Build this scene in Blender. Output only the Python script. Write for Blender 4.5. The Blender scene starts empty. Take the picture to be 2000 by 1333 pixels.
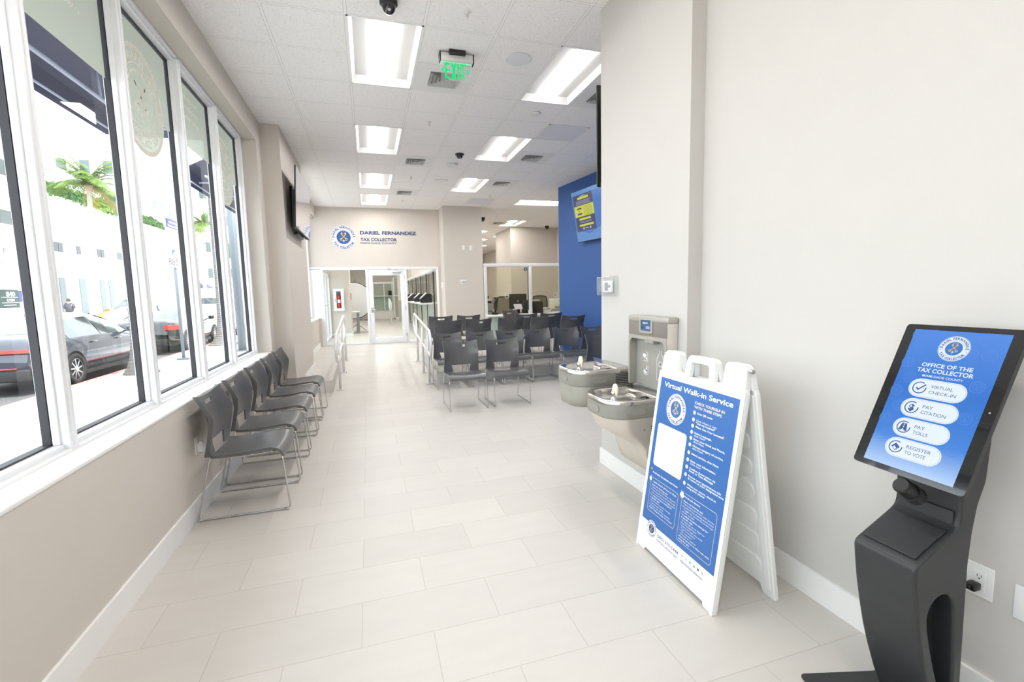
import bpy, bmesh, math, random
from mathutils import Vector, Matrix
random.seed(7)
C = bpy.context.scene.collection
SC = bpy.context.scene
PI = math.pi

# ---------------------------------------------------------------- camera, world, sun, exposure
cam = bpy.data.cameras.new('camera')
cam.sensor_fit = 'HORIZONTAL'; cam.sensor_width = 36.0
cam.lens = 902.464 / 2000 * 36.0
cam.clip_start = 0.05; cam.clip_end = 400
camo = bpy.data.objects.new('camera', cam); C.objects.link(camo)
_y, _p, _r = 0.2981, -0.1053, -0.0232
_f = Vector((math.sin(_y) * math.cos(_p), math.cos(_y) * math.cos(_p), math.sin(_p)))
_rt = Vector((math.cos(_y), -math.sin(_y), 0)); _up = _rt.cross(_f)
_r2 = _rt * math.cos(_r) + _up * math.sin(_r); _u2 = _up * math.cos(_r) - _rt * math.sin(_r)
_m = Matrix((_r2, _u2, -_f)).transposed().to_4x4()
_m.translation = Vector((0, 0, 1.4955))
camo.matrix_world = _m
SC.camera = camo

w = bpy.data.worlds.new('sky'); SC.world = w; w.use_nodes = True
bg = w.node_tree.nodes['Background']
bg.inputs[0].default_value = (0.86, 0.93, 1.0, 1); bg.inputs[1].default_value = 3.6

sun = bpy.data.lights.new('sun', 'SUN'); sun.energy = 5.5; sun.angle = math.radians(0.6); sun.color = (1, 0.96, 0.9)
so = bpy.data.objects.new('sun', sun); C.objects.link(so)
so.rotation_euler = Vector((-0.62, 0.30, -1.15)).to_track_quat('-Z', 'Y').to_euler()

SC.view_settings.view_transform = 'Standard'
SC.view_settings.look = 'None'
SC.view_settings.exposure = 0.50
SC.view_settings.gamma = 1.0
SC.view_settings.use_curve_mapping = False
SC.cycles.use_denoising = True
SC.cycles.max_bounces = 9
SC.cycles.diffuse_bounces = 6
SC.cycles.glossy_bounces = 4
SC.cycles.transparent_max_bounces = 16
SC.cycles.caustics_reflective = False
SC.cycles.caustics_refractive = False
SC.cycles.sample_clamp_indirect = 6.0

LAMP = 30.0      # emission of the troffer lenses
H = 1.4955
CZ = 3.688       # ceiling height
FZ = 0.245       # raised floor at the far wall
def platz(y): return 0.187 + (y - 7.65) * (FZ - 0.187) / (12.42 - 7.65)

# ---------------------------------------------------------------- materials
M = {}
def mat(name, col, rough=0.5, metal=0.0, emit=None, es=0.0, spec=0.5, coat=0.0, noise=0.0, nscale=8.0, bump=0.0, bscale=200.0):
    m = bpy.data.materials.new(name); m.use_nodes = True
    nt = m.node_tree; b = nt.nodes['Principled BSDF']
    b.inputs['Base Color'].default_value = (*col, 1)
    b.inputs['Roughness'].default_value = rough
    b.inputs['Metallic'].default_value = metal
    b.inputs['Specular IOR Level'].default_value = spec
    b.inputs['Coat Weight'].default_value = coat
    if emit is not None:
        b.inputs['Emission Color'].default_value = (*emit, 1)
        b.inputs['Emission Strength'].default_value = es
    if noise > 0:
        tc = nt.nodes.new('ShaderNodeTexCoord'); n = nt.nodes.new('ShaderNodeTexNoise')
        n.inputs['Scale'].default_value = nscale; n.inputs['Detail'].default_value = 5
        nt.links.new(tc.outputs['Object'], n.inputs['Vector'])
        r = nt.nodes.new('ShaderNodeMapRange')
        r.inputs['From Min'].default_value = 0.25; r.inputs['From Max'].default_value = 0.75
        r.inputs['To Min'].default_value = 1 - noise; r.inputs['To Max'].default_value = 1 + noise
        nt.links.new(n.outputs['Fac'], r.inputs['Value'])
        mx = nt.nodes.new('ShaderNodeVectorMath'); mx.operation = 'SCALE'
        mx.inputs[0].default_value = col
        nt.links.new(r.outputs[0], mx.inputs['Scale'])
        nt.links.new(mx.outputs[0], b.inputs['Base Color'])
    if bump > 0:
        tc = nt.nodes.new('ShaderNodeTexCoord'); n = nt.nodes.new('ShaderNodeTexNoise')
        n.inputs['Scale'].default_value = bscale; n.inputs['Detail'].default_value = 3
        nt.links.new(tc.outputs['Object'], n.inputs['Vector'])
        bp = nt.nodes.new('ShaderNodeBump'); bp.inputs['Strength'].default_value = bump; bp.inputs['Distance'].default_value = 0.002
        nt.links.new(n.outputs['Fac'], bp.inputs['Height']); nt.links.new(bp.outputs[0], b.inputs['Normal'])
    M[name] = m
    return m

mat('wall', (0.635, 0.588, 0.535), 0.7, noise=0.012, nscale=3, bump=0.15, bscale=350)
mat('wall_daylit', (0.585, 0.565, 0.54), 0.6, noise=0.01, nscale=3, bump=0.12, bscale=350)  # wall paint again, less yellow to carry the bluish daylight on it
mat('blue_wall', (0.027, 0.098, 0.32), 0.6, noise=0.02, nscale=3, bump=0.12, bscale=350)
mat('trim_white', (0.86, 0.855, 0.84), 0.4, noise=0.01, nscale=5)
mat('bulkhead', (0.86, 0.79, 0.71), 0.65)
mat('frame_white', (0.83, 0.84, 0.86), 0.35, noise=0.01, nscale=5)
mat('gasket', (0.03, 0.03, 0.036), 0.55)
mat('alu', (0.78, 0.79, 0.80), 0.35, 0.35, noise=0.02, nscale=20)
mat('chrome', (0.62, 0.61, 0.60), 0.16, 1.0, noise=0.02, nscale=30)
mat('steel', (0.60, 0.58, 0.555), 0.24, 1.0, noise=0.03, nscale=12)
mat('steel_light', (0.78, 0.73, 0.66), 0.36, 0.8, noise=0.03, nscale=12)
mat('apron', (0.33, 0.32, 0.285), 0.42, 0.25, noise=0.03, nscale=90)
mat('shroud', (0.40, 0.385, 0.335), 0.38, 0.25, noise=0.03, nscale=60)
mat('cream', (0.84, 0.74, 0.58), 0.5)
mat('chair_grey', (0.108, 0.108, 0.112), 0.29, noise=0.05, nscale=160, bump=0.1, bscale=500)
mat('black', (0.012, 0.012, 0.013), 0.4)
mat('black_gloss', (0.010, 0.010, 0.012), 0.08, coat=0.5)
mat('black_matte', (0.02, 0.02, 0.021), 0.7)
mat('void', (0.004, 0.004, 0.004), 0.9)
mat('kiosk', (0.030, 0.031, 0.034), 0.42, 0.1, noise=0.08, nscale=300, bump=0.12, bscale=900)
mat('white_plastic', (0.86, 0.87, 0.86), 0.35, noise=0.01, nscale=10)
mat('white_gloss', (0.85, 0.85, 0.84), 0.2)
mat('print_white', (0.84, 0.85, 0.87), 0.4)
mat('seal_blue', (0.028, 0.095, 0.31), 0.45)
mat('print_blue', (0.034, 0.135, 0.40), 0.38)
mat('print_navy', (0.018, 0.045, 0.19), 0.45)
mat('print_gold', (0.78, 0.50, 0.12), 0.45)
mat('print_cream', (0.93, 0.80, 0.55), 0.45)
mat('print_black', (0.02, 0.02, 0.022), 0.5)
mat('print_grey', (0.30, 0.31, 0.33), 0.5)
mat('red', (0.62, 0.02, 0.02), 0.3)
mat('red_soft', (0.80, 0.24, 0.22), 0.6)
mat('green_print', (0.02, 0.16, 0.09), 0.5)
mat('yellow', (0.80, 0.66, 0.05), 0.5)
mat('wood', (0.35, 0.24, 0.15), 0.5, noise=0.1, nscale=20)
mat('orange', (0.45, 0.17, 0.03), 0.35)
def glow(name, col, s):
    return mat(name, (0.02, 0.02, 0.02), 0.15, emit=col, es=s * (0.67 if name != 'lens' else 1))
glow('lens', (1.0, 0.965, 0.92), LAMP)
glow('exit_green', (0.0, 0.9, 0.25), 0.9)
glow('edge_green', (0.35, 1.0, 0.62), 1.0)
glow('lcd', (0.35, 0.45, 0.95), 1.1)
glow('lcd_body', (0.06, 0.16, 0.30), 0.8)
glow('scr_blue', (0.035, 0.20, 0.78), 0.95)
glow('scr_faint', (0.075, 0.26, 0.82), 0.95)
glow('scr_white', (0.82, 0.92, 1.0), 1.0)
glow('scr_navy', (0.02, 0.10, 0.36), 0.9)
glow('scr_grad2', (0.02, 0.20, 0.66), 0.9)
glow('scr_gold', (0.85, 0.50, 0.16), 0.9)
glow('tv_blue', (0.04, 0.20, 0.62), 0.75)
glow('tv_blue_light', (0.10, 0.32, 0.74), 0.75)
glow('tv_navy', (0.035, 0.045, 0.15), 0.75)
glow('tv_yellow', (0.72, 0.74, 0.03), 0.8)
glow('tv_pale', (0.45, 0.52, 0.75), 0.75)
glow('scr_pale', (0.75, 0.68, 0.80), 0.8)

def glass(name, tint, refl_rough=0.0, haze=0.0, hazecol=(0.8, 0.8, 0.8), fres=1.35):
    m = bpy.data.materials.new(name); m.use_nodes = True; nt = m.node_tree
    for n in list(nt.nodes): nt.nodes.remove(n)
    out = nt.nodes.new('ShaderNodeOutputMaterial')
    tr = nt.nodes.new('ShaderNodeBsdfTransparent'); tr.inputs[0].default_value = (*tint, 1)
    gl = nt.nodes.new('ShaderNodeBsdfGlossy'); gl.inputs['Roughness'].default_value = refl_rough
    fr = nt.nodes.new('ShaderNodeFresnel'); fr.inputs[0].default_value = fres
    ge = nt.nodes.new('ShaderNodeNewGeometry'); ml = nt.nodes.new('ShaderNodeMath'); ml.operation = 'MULTIPLY'
    sb = nt.nodes.new('ShaderNodeMath'); sb.operation = 'SUBTRACT'; sb.inputs[0].default_value = 1.0
    nt.links.new(ge.outputs['Backfacing'], sb.inputs[1]); nt.links.new(sb.outputs[0], ml.inputs[0]); nt.links.new(fr.outputs[0], ml.inputs[1])
    mx = nt.nodes.new('ShaderNodeMixShader')
    nt.links.new(ml.outputs[0], mx.inputs[0]); nt.links.new(tr.outputs[0], mx.inputs[1]); nt.links.new(gl.outputs[0], mx.inputs[2])
    last = mx
    if haze > 0:
        df = nt.nodes.new('ShaderNodeBsdfDiffuse'); df.inputs[0].default_value = (*hazecol, 1)
        tl = nt.nodes.new('ShaderNodeBsdfTranslucent'); tl.inputs[0].default_value = (*hazecol, 1)
        m1 = nt.nodes.new('ShaderNodeMixShader'); m1.inputs[0].default_value = 0.5
        nt.links.new(df.outputs[0], m1.inputs[1]); nt.links.new(tl.outputs[0], m1.inputs[2])
        m2 = nt.nodes.new('ShaderNodeMixShader'); m2.inputs[0].default_value = haze
        nt.links.new(mx.outputs[0], m2.inputs[1]); nt.links.new(m1.outputs[0], m2.inputs[2]); last = m2
    nt.links.new(last.outputs[0], out.inputs[0])
    M[name] = m
glass('glass', (0.97, 0.985, 0.98), 0.0, fres=1.3)
glass('glass_clear', (0.95, 0.97, 0.965), 0.0, fres=1.35)
glass('glass_green', (0.72, 0.86, 0.80), 0.05, haze=0.6, hazecol=(0.70, 0.82, 0.76))
glass('glass_beige', (0.95, 0.95, 0.88), 0.0, haze=0.015, hazecol=(0.8, 0.8, 0.7))
glass('glass_frost', (0.8, 0.84, 0.78), 0.2, haze=0.55, hazecol=(0.74, 0.78, 0.70))
glass('film', (0.45, 0.47, 0.42), 0.3, haze=0.90, hazecol=(0.40, 0.42, 0.36))
glass('film_etch', (0.75, 0.72, 0.66), 0.3, haze=0.95, hazecol=(0.86, 0.80, 0.72))
glass('acrylic', (0.93, 0.94, 0.94), 0.03, haze=0.10, hazecol=(0.95, 0.95, 0.95), fres=1.45)
glass('mesh_net', (0.55, 0.52, 0.46), 0.5, haze=0.5, hazecol=(0.10, 0.09, 0.075))

def math_node(nt, op, a, b=None):
    n = nt.nodes.new('ShaderNodeMath'); n.operation = op
    for i, v in enumerate((a, b)):
        if v is None: continue
        if isinstance(v, (int, float)): n.inputs[i].default_value = v
        else: nt.links.new(v, n.inputs[i])
    return n.outputs[0]

def floor_material():
    m = bpy.data.materials.new('floor_tile'); m.use_nodes = True; nt = m.node_tree; b = nt.nodes['Principled BSDF']
    tc = nt.nodes.new('ShaderNodeTexCoord'); sp = nt.nodes.new('ShaderNodeSeparateXYZ')
    nt.links.new(tc.outputs['Object'], sp.inputs[0])
    yy = math_node(nt, 'DIVIDE', math_node(nt, 'ADD', sp.outputs[1], -1.941 + 30.5), 0.305)
    row = math_node(nt, 'FLOOR', yy); fy = math_node(nt, 'FRACT', yy)
    odd = math_node(nt, 'MODULO', row, 2.0)
    xx = math_node(nt, 'DIVIDE', math_node(nt, 'ADD', sp.outputs[0], 0.105 + 30.5), 0.61)
    xx = math_node(nt, 'ADD', xx, math_node(nt, 'MULTIPLY', odd, 0.5))
    col = math_node(nt, 'FLOOR', xx); fx = math_node(nt, 'FRACT', xx)
    dx = math_node(nt, 'MULTIPLY', math_node(nt, 'MINIMUM', fx, math_node(nt, 'SUBTRACT', 1.0, fx)), 0.61)
    dy = math_node(nt, 'MULTIPLY', math_node(nt, 'MINIMUM', fy, math_node(nt, 'SUBTRACT', 1.0, fy)), 0.305)
    d = math_node(nt, 'MINIMUM', dx, dy)
    g = nt.nodes.new('ShaderNodeMapRange'); g.inputs['From Min'].default_value = 0.0010; g.inputs['From Max'].default_value = 0.0022
    nt.links.new(d, g.inputs['Value'])
    cb = nt.nodes.new('ShaderNodeCombineXYZ'); nt.links.new(col, cb.inputs[0]); nt.links.new(row, cb.inputs[1])
    wn = nt.nodes.new('ShaderNodeTexWhiteNoise'); wn.noise_dimensions = '2D'; nt.links.new(cb.outputs[0], wn.inputs['Vector'])
    ns = nt.nodes.new('ShaderNodeTexNoise'); ns.inputs['Scale'].default_value = 3.0; ns.inputs['Detail'].default_value = 8; ns.inputs['Roughness'].default_value = 0.6
    mp = nt.nodes.new('ShaderNodeMapping'); mp.inputs['Scale'].default_value = (0.8, 3.2, 1)
    nt.links.new(tc.outputs['Object'], mp.inputs[0]); nt.links.new(mp.outputs[0], ns.inputs['Vector'])
    v = math_node(nt, 'ADD', math_node(nt, 'MULTIPLY', wn.outputs['Value'], 0.055), math_node(nt, 'MULTIPLY', ns.outputs['Fac'], 0.10))
    v = math_node(nt, 'ADD', v, 0.915)
    sc = nt.nodes.new('ShaderNodeVectorMath'); sc.operation = 'SCALE'; sc.inputs[0].default_value = (0.60, 0.572, 0.535)
    nt.links.new(v, sc.inputs['Scale'])
    mx = nt.nodes.new('ShaderNodeMix'); mx.data_type = 'RGBA'
    nt.links.new(g.outputs[0], mx.inputs['Factor'])
    mx.inputs['A'].default_value = (0.46, 0.43, 0.395, 1); nt.links.new(sc.outputs[0], mx.inputs['B'])
    nt.links.new(mx.outputs['Result'], b.inputs['Base Color'])
    b.inputs['Roughness'].default_value = 0.42; b.inputs['Specular IOR Level'].default_value = 0.4
    M['floor'] = m
floor_material()

def ceiling_material():
    m = bpy.data.materials.new('ceiling_tile'); m.use_nodes = True; nt = m.node_tree; b = nt.nodes['Principled BSDF']
    tc = nt.nodes.new('ShaderNodeTexCoord'); sp = nt.nodes.new('ShaderNodeSeparateXYZ')
    nt.links.new(tc.outputs['Object'], sp.inputs[0])
    def dist(o, off):
        f = math_node(nt, 'FRACT', math_node(nt, 'DIVIDE', math_node(nt, 'ADD', o, off), 0.61))
        return math_node(nt, 'MULTIPLY', math_node(nt, 'MINIMUM', f, math_node(nt, 'SUBTRACT', 1.0, f)), 0.61)
    d = math_node(nt, 'MINIMUM', dist(sp.outputs[0], 0.664 + 30.5), dist(sp.outputs[1], -4.669 + 30.5))
    # bar 24 mm wide (white), 3 mm shadow gap on either side
    bar = math_node(nt, 'LESS_THAN', d, 0.0095)
    gap = math_node(nt, 'MULTIPLY', math_node(nt, 'GREATER_THAN', d, 0.0095), math_node(nt, 'LESS_THAN', d, 0.0135))
    ns = nt.nodes.new('ShaderNodeTexNoise'); ns.inputs['Scale'].default_value = 85; ns.inputs['Detail'].default_value = 3; ns.inputs['Roughness'].default_value = 0.75
    nt.links.new(tc.outputs['Object'], ns.inputs['Vector'])
    r = nt.nodes.new('ShaderNodeMapRange'); r.inputs['From Min'].default_value = 0.33; r.inputs['From Max'].default_value = 0.47
    r.inputs['To Min'].default_value = 0.80; r.inputs['To Max'].default_value = 1.0
    nt.links.new(ns.outputs['Fac'], r.inputs['Value'])
    sc = nt.nodes.new('ShaderNodeVectorMath'); sc.operation = 'SCALE'; sc.inputs[0].default_value = (0.90, 0.875, 0.86); nt.links.new(r.outputs[0], sc.inputs['Scale'])
    m1 = nt.nodes.new('ShaderNodeMix'); m1.data_type = 'RGBA'; nt.links.new(bar, m1.inputs['Factor']); nt.links.new(sc.outputs[0], m1.inputs['A']); m1.inputs['B'].default_value = (0.90, 0.88, 0.865, 1)
    m2 = nt.nodes.new('ShaderNodeMix'); m2.data_type = 'RGBA'; nt.links.new(gap, m2.inputs['Factor']); nt.links.new(m1.outputs['Result'], m2.inputs['A']); m2.inputs['B'].default_value = (0.62, 0.59, 0.57, 1)
    nt.links.new(m2.outputs['Result'], b.inputs['Base Color']); b.inputs['Roughness'].default_value = 0.85
    M['ceiling'] = m
ceiling_material()

def bark_material():
    m = mat('bark', (0.15, 0.135, 0.12), 0.85, noise=0.25, nscale=14); nt = m.node_tree; b = nt.nodes['Principled BSDF']
    tc = nt.nodes.new('ShaderNodeTexCoord'); wv = nt.nodes.new('ShaderNodeTexWave'); wv.bands_direction = 'Z'
    wv.inputs['Scale'].default_value = 4.5; wv.inputs['Distortion'].default_value = 2.5
    nt.links.new(tc.outputs['Object'], wv.inputs['Vector'])
    bp = nt.nodes.new('ShaderNodeBump'); bp.inputs['Distance'].default_value = 0.02; nt.links.new(wv.outputs['Fac'], bp.inputs['Height']); nt.links.new(bp.outputs[0], b.inputs['Normal'])
bark_material()
mat('bark_light', (0.42, 0.38, 0.34), 0.85, noise=0.2, nscale=14)
mat('glass_green_pale', (0.62, 0.72, 0.67), 0.15, coat=0.5)
mat('glass_green_solid', (0.48, 0.58, 0.53), 0.15, coat=0.5)
mat('facade', (0.86, 0.86, 0.85), 0.8, noise=0.015, nscale=1)
mat('facade_glass', (0.085, 0.11, 0.11), 0.2, noise=0.05, nscale=2)
mat('facade_dark', (0.05, 0.058, 0.058), 0.4)
mat('facade_pink', (0.30, 0.25, 0.21), 0.7)
mat('sidewalk', (0.80, 0.78, 0.76), 0.8, noise=0.04, nscale=2)
mat('asphalt', (0.10, 0.10, 0.10), 0.85, noise=0.2, nscale=30)
mat('kerb', (0.62, 0.20, 0.18), 0.8, noise=0.1, nscale=4)
mat('awning', (0.05, 0.055, 0.105), 0.8)
mat('awning_light', (0.36, 0.40, 0.52), 0.5)
mat('leaf', (0.10, 0.18, 0.02), 0.6, noise=0.3, nscale=3)
mat('leaf_yellow', (0.26, 0.22, 0.04), 0.6, noise=0.3, nscale=3)
mat('leaf_dark', (0.05, 0.12, 0.03), 0.7, noise=0.4, nscale=4)
mat('paint_grey', (0.045, 0.048, 0.065), 0.2, 0.4, coat=0.8)
mat('paint_black', (0.012, 0.016, 0.016), 0.15, 0.2, coat=0.9)
mat('paint_white', (0.8, 0.8, 0.8), 0.3, coat=0.6)
mat('car_glass', (0.035, 0.045, 0.045), 0.06, coat=0.6)
mat('tyre', (0.02, 0.02, 0.02), 0.8)
mat('rim', (0.55, 0.56, 0.58), 0.3, 0.8)
mat('tail_red', (0.75, 0.05, 0.04), 0.25, coat=0.5)
mat('lamp_clear', (0.75, 0.78, 0.8), 0.15, coat=0.5)
mat('pole_blue', (0.16, 0.20, 0.235), 0.5)
mat('skin', (0.55, 0.36, 0.27), 0.6)
mat('shirt', (0.07, 0.07, 0.09), 0.8)
mat('trousers', (0.35, 0.34, 0.33), 0.8)
mat('hair', (0.08, 0.05, 0.035), 0.8)
mat('sign_green', (0.012, 0.03, 0.022), 0.5)
mat('sign_purple', (0.035, 0.035, 0.17), 0.5)
mat('rail_white', (0.80, 0.79, 0.79), 0.32, 0.15, noise=0.01)
mat('apron_light', (0.43, 0.41, 0.365), 0.38, 0.25, noise=0.03, nscale=60)
mat('alcove', (0.37, 0.355, 0.315), 0.45, 0.1, noise=0.03, nscale=60)
mat('tv_glass', (0.16, 0.14, 0.20), 0.06, spec=0.8, coat=1.0)  # pale lavender base holds the reflection of ceiling and walls
mat('alu_light', (0.72, 0.71, 0.70), 0.4, 0.1)
mat('speaker_grey', (0.76, 0.76, 0.79), 0.6)
mat('device_white', (0.80, 0.79, 0.77), 0.5)
mat('vent_dark', (0.24, 0.23, 0.22), 0.8)

# ---------------------------------------------------------------- mesh helpers
class MB:
    def __init__(s): s.v = []; s.f = []; s.m = []; s.s = []
    def add(s, vs, fs, m=0, smooth=False):
        o = len(s.v); s.v += [tuple(v) for v in vs]
        for f in fs: s.f.append([i + o for i in f]); s.m.append(m); s.s.append(smooth)
        return s
    def box(s, x0, y0, z0, x1, y1, z1, m=0):
        x0, x1 = min(x0, x1), max(x0, x1); y0, y1 = min(y0, y1), max(y0, y1); z0, z1 = min(z0, z1), max(z0, z1)
        v = [(x, y, z) for z in (z0, z1) for y in (y0, y1) for x in (x0, x1)]
        return s.add(v, [(0, 2, 3, 1), (4, 5, 7, 6), (0, 1, 5, 4), (1, 3, 7, 5), (3, 2, 6, 7), (2, 0, 4, 6)], m)
    def rbox(s, x0, y0, z0, x1, y1, z1, r=0.005, seg=2, m=0):
        bm = bmesh.new(); bmesh.ops.create_cube(bm, size=1)
        for v in bm.verts:
            v.co = Vector(((x0 + x1) / 2 + v.co.x * abs(x1 - x0), (y0 + y1) / 2 + v.co.y * abs(y1 - y0), (z0 + z1) / 2 + v.co.z * abs(z1 - z0)))
        bmesh.ops.bevel(bm, geom=list(bm.edges), offset=r, segments=seg, affect='EDGES', profile=0.5)
        bm.verts.index_update()
        s.add([v.co for v in bm.verts], [[v.index for v in f.verts] for f in bm.faces], m, seg > 1); bm.free(); return s
    def prism(s, poly, ax, a, b, m=0, smooth_side=False):
        """poly of 2-D points in the plane normal to axis ax ('x': y,z; 'y': x,z; 'z': x,y), from a to b"""
        def P(p, t):
            return {'x': (t, p[0], p[1]), 'y': (p[0], t, p[1]), 'z': (p[0], p[1], t)}[ax]
        n = len(poly); v = [P(p, a) for p in poly] + [P(p, b) for p in poly]
        ar = sum(poly[i][0] * poly[(i + 1) % n][1] - poly[(i + 1) % n][0] * poly[i][1] for i in range(n))
        flip = (ar > 0) != (ax == 'y'); flip = flip if b > a else not flip
        f0 = list(range(n)); f1 = list(range(n, 2 * n))
        if flip: f0 = f0[::-1]
        else: f1 = f1[::-1]
        s.add(v, [f0, f1], m)
        o = len(s.v) - 2 * n
        for i in range(n):
            j = (i + 1) % n; q = [o + i, o + j, o + n + j, o + n + i]
            if not flip: q = q[::-1]
            s.f.append(q); s.m.append(m); s.s.append(smooth_side)
        return s
    def tube(s, pts, r, n=8, m=0, closed=False, r_end=None):
        pts = [Vector(p) for p in pts]; N = len(pts)
        T = []
        for i in range(N):
            a = pts[(i - 1) % N] if (closed or i > 0) else pts[i]; b = pts[(i + 1) % N] if (closed or i < N - 1) else pts[i]
            T.append((b - a).normalized())
        up = Vector((0, 0, 1)) if abs(T[0].z) < 0.9 else Vector((1, 0, 0))
        nn = T[0].cross(up).normalized(); vs = []
        for i in range(N):
            if i > 0:
                nn = (nn - T[i] * nn.dot(T[i])).normalized()
            bb = T[i].cross(nn); rr = r if r_end is None else r + (r_end - r) * i / (N - 1)
            for k in range(n):
                a = 2 * PI * k / n; vs.append(pts[i] + nn * math.cos(a) * rr + bb * math.sin(a) * rr)
        fs = []
        for i in range(N if closed else N - 1):
            j = (i + 1) % N
            for k in range(n): l = (k + 1) % n; fs.append((i * n + k, i * n + l, j * n + l, j * n + k))
        s.add(vs, fs, m, True)
        if not closed:
            o = len(s.v) - N * n
            s.f.append([o + k for k in range(n)][::-1]); s.m.append(m); s.s.append(False)
            s.f.append([o + (N - 1) * n + k for k in range(n)]); s.m.append(m); s.s.append(False)
        return s
    def cyl(s, p0, p1, r0, r1=None, n=20, m=0):
        p0 = Vector(p0); p1 = Vector(p1); r1 = r0 if r1 is None else r1
        t = (p1 - p0).normalized(); up = Vector((0, 0, 1)) if abs(t.z) < 0.9 else Vector((1, 0, 0))
        a = t.cross(up).normalized(); b = t.cross(a); vs = []
        for p, r in ((p0, r0), (p1, r1)):
            for k in range(n): vs.append(p + a * math.cos(2 * PI * k / n) * r + b * math.sin(2 * PI * k / n) * r)
        s.add(vs, [(k, (k + 1) % n, n + (k + 1) % n, n + k) for k in range(n)], m, True)
        s.add(vs[:n], [list(range(n))[::-1]], m); s.add(vs[n:], [list(range(n))], m); return s
    def lathe(s, prof, c=(0, 0, 0), n=24, m=0, axis='z'):
        vs = []; N = len(prof)
        for r, h in prof:
            for k in range(n):
                a = 2 * PI * k / n; x, y = r * math.cos(a), r * math.sin(a)
                p = {'z': (x, y, h), 'x': (h, x, y), 'y': (x, h, y)}[axis]
                vs.append((c[0] + p[0], c[1] + p[1], c[2] + p[2]))
        fs = [(i * n + k, i * n + (k + 1) % n, (i + 1) * n + (k + 1) % n, (i + 1) * n + k) for i in range(N - 1) for k in range(n)]
        return s.add(vs, fs, m, True)
    def loft(s, rings, m=0, cap0=False, cap1=False, smooth=True, closed=True):
        n = len(rings[0]); vs = [p for r in rings for p in r]; fs = []
        for i in range(len(rings) - 1):
            for k in range(n if closed else n - 1):
                l = (k + 1) % n; fs.append((i * n + k, i * n + l, (i + 1) * n + l, (i + 1) * n + k))
        s.add(vs, fs, m, smooth)
        if cap0: s.add(rings[0], [list(range(n))[::-1]], m)
        if cap1: s.add(rings[-1], [list(range(n))], m)
        return s
    def quad(s, a, b, c, d, m=0): return s.add([a, b, c, d], [(0, 1, 2, 3)], m)

def wl(o):
    return Vector(o['_o']) if o is not None and '_o' in o else Vector((0, 0, 0))
def part(name, mb, mats, parent=None, bevel=None, fix=False):
    """link mb as one mesh object; vertices are given in build coordinates, stored relative to the parent"""
    me = bpy.data.meshes.new(name); off = wl(parent)
    me.from_pydata([(v[0] - off.x, v[1] - off.y, v[2] - off.z) for v in mb.v], [], mb.f)
    if not isinstance(mats, (list, tuple)): mats = [mats]
    for k in mats: me.materials.append(M[k] if isinstance(k, str) else k)
    me.polygons.foreach_set('material_index', mb.m); me.polygons.foreach_set('use_smooth', mb.s)
    me.update(); me.validate()
    if fix:
        bm = bmesh.new(); bm.from_mesh(me); bmesh.ops.recalc_face_normals(bm, faces=bm.faces); bm.to_mesh(me); bm.free()
    o = bpy.data.objects.new(name, me); C.objects.link(o)
    if parent is not None: o.parent = parent; o['_o'] = tuple(off)
    if bevel:
        b = o.modifiers.new('bevel', 'BEVEL'); b.width = bevel; b.segments = 2; b.limit_method = 'ANGLE'; b.angle_limit = math.radians(40)
    return o
def tag(o, label, cat, group=None):
    o['label'] = label; o['category'] = cat
    if group: o['group'] = group
    return o
def thing(name, loc, label, cat, group=None):
    o = bpy.data.objects.new(name, None); C.objects.link(o); o.location = loc; o['_o'] = tuple(loc)
    o.empty_display_size = 0.1
    return tag(o, label, cat, group)
def struct(name, mb, mats, parent=None, bevel=None):
    o = part(name, mb, mats, parent, bevel)
    if parent is None: o['kind'] = 'structure'
    return o
def dup(root, loc, rz, label, group=None, scale=None):
    r = root.copy(); C.objects.link(r); r.location = loc; r.rotation_euler = (0, 0, rz); r['label'] = label
    if scale: r.scale = scale
    if group: r['group'] = group
    for ch in list(root.children):
        c = ch.copy(); C.objects.link(c); c.parent = r
        for g in list(ch.children):
            d = g.copy(); C.objects.link(d); d.parent = c
    return r
def fillet(pts, r, seg=4, closed=False):
    out = []; N = len(pts); pts = [Vector(p) for p in pts]
    for i in range(N):
        if not closed and i in (0, N - 1): out.append(pts[i]); continue
        p, a, b = pts[i], pts[i - 1], pts[(i + 1) % N]
        da = (a - p); db = (b - p); l = min(r, da.length * 0.49, db.length * 0.49)
        s0 = p + da.normalized() * l; s1 = p + db.normalized() * l
        for k in range(seg + 1):
            t = k / seg; out.append(s0 * (1 - t) ** 2 + p * 2 * t * (1 - t) + s1 * t * t)
    return out

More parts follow.
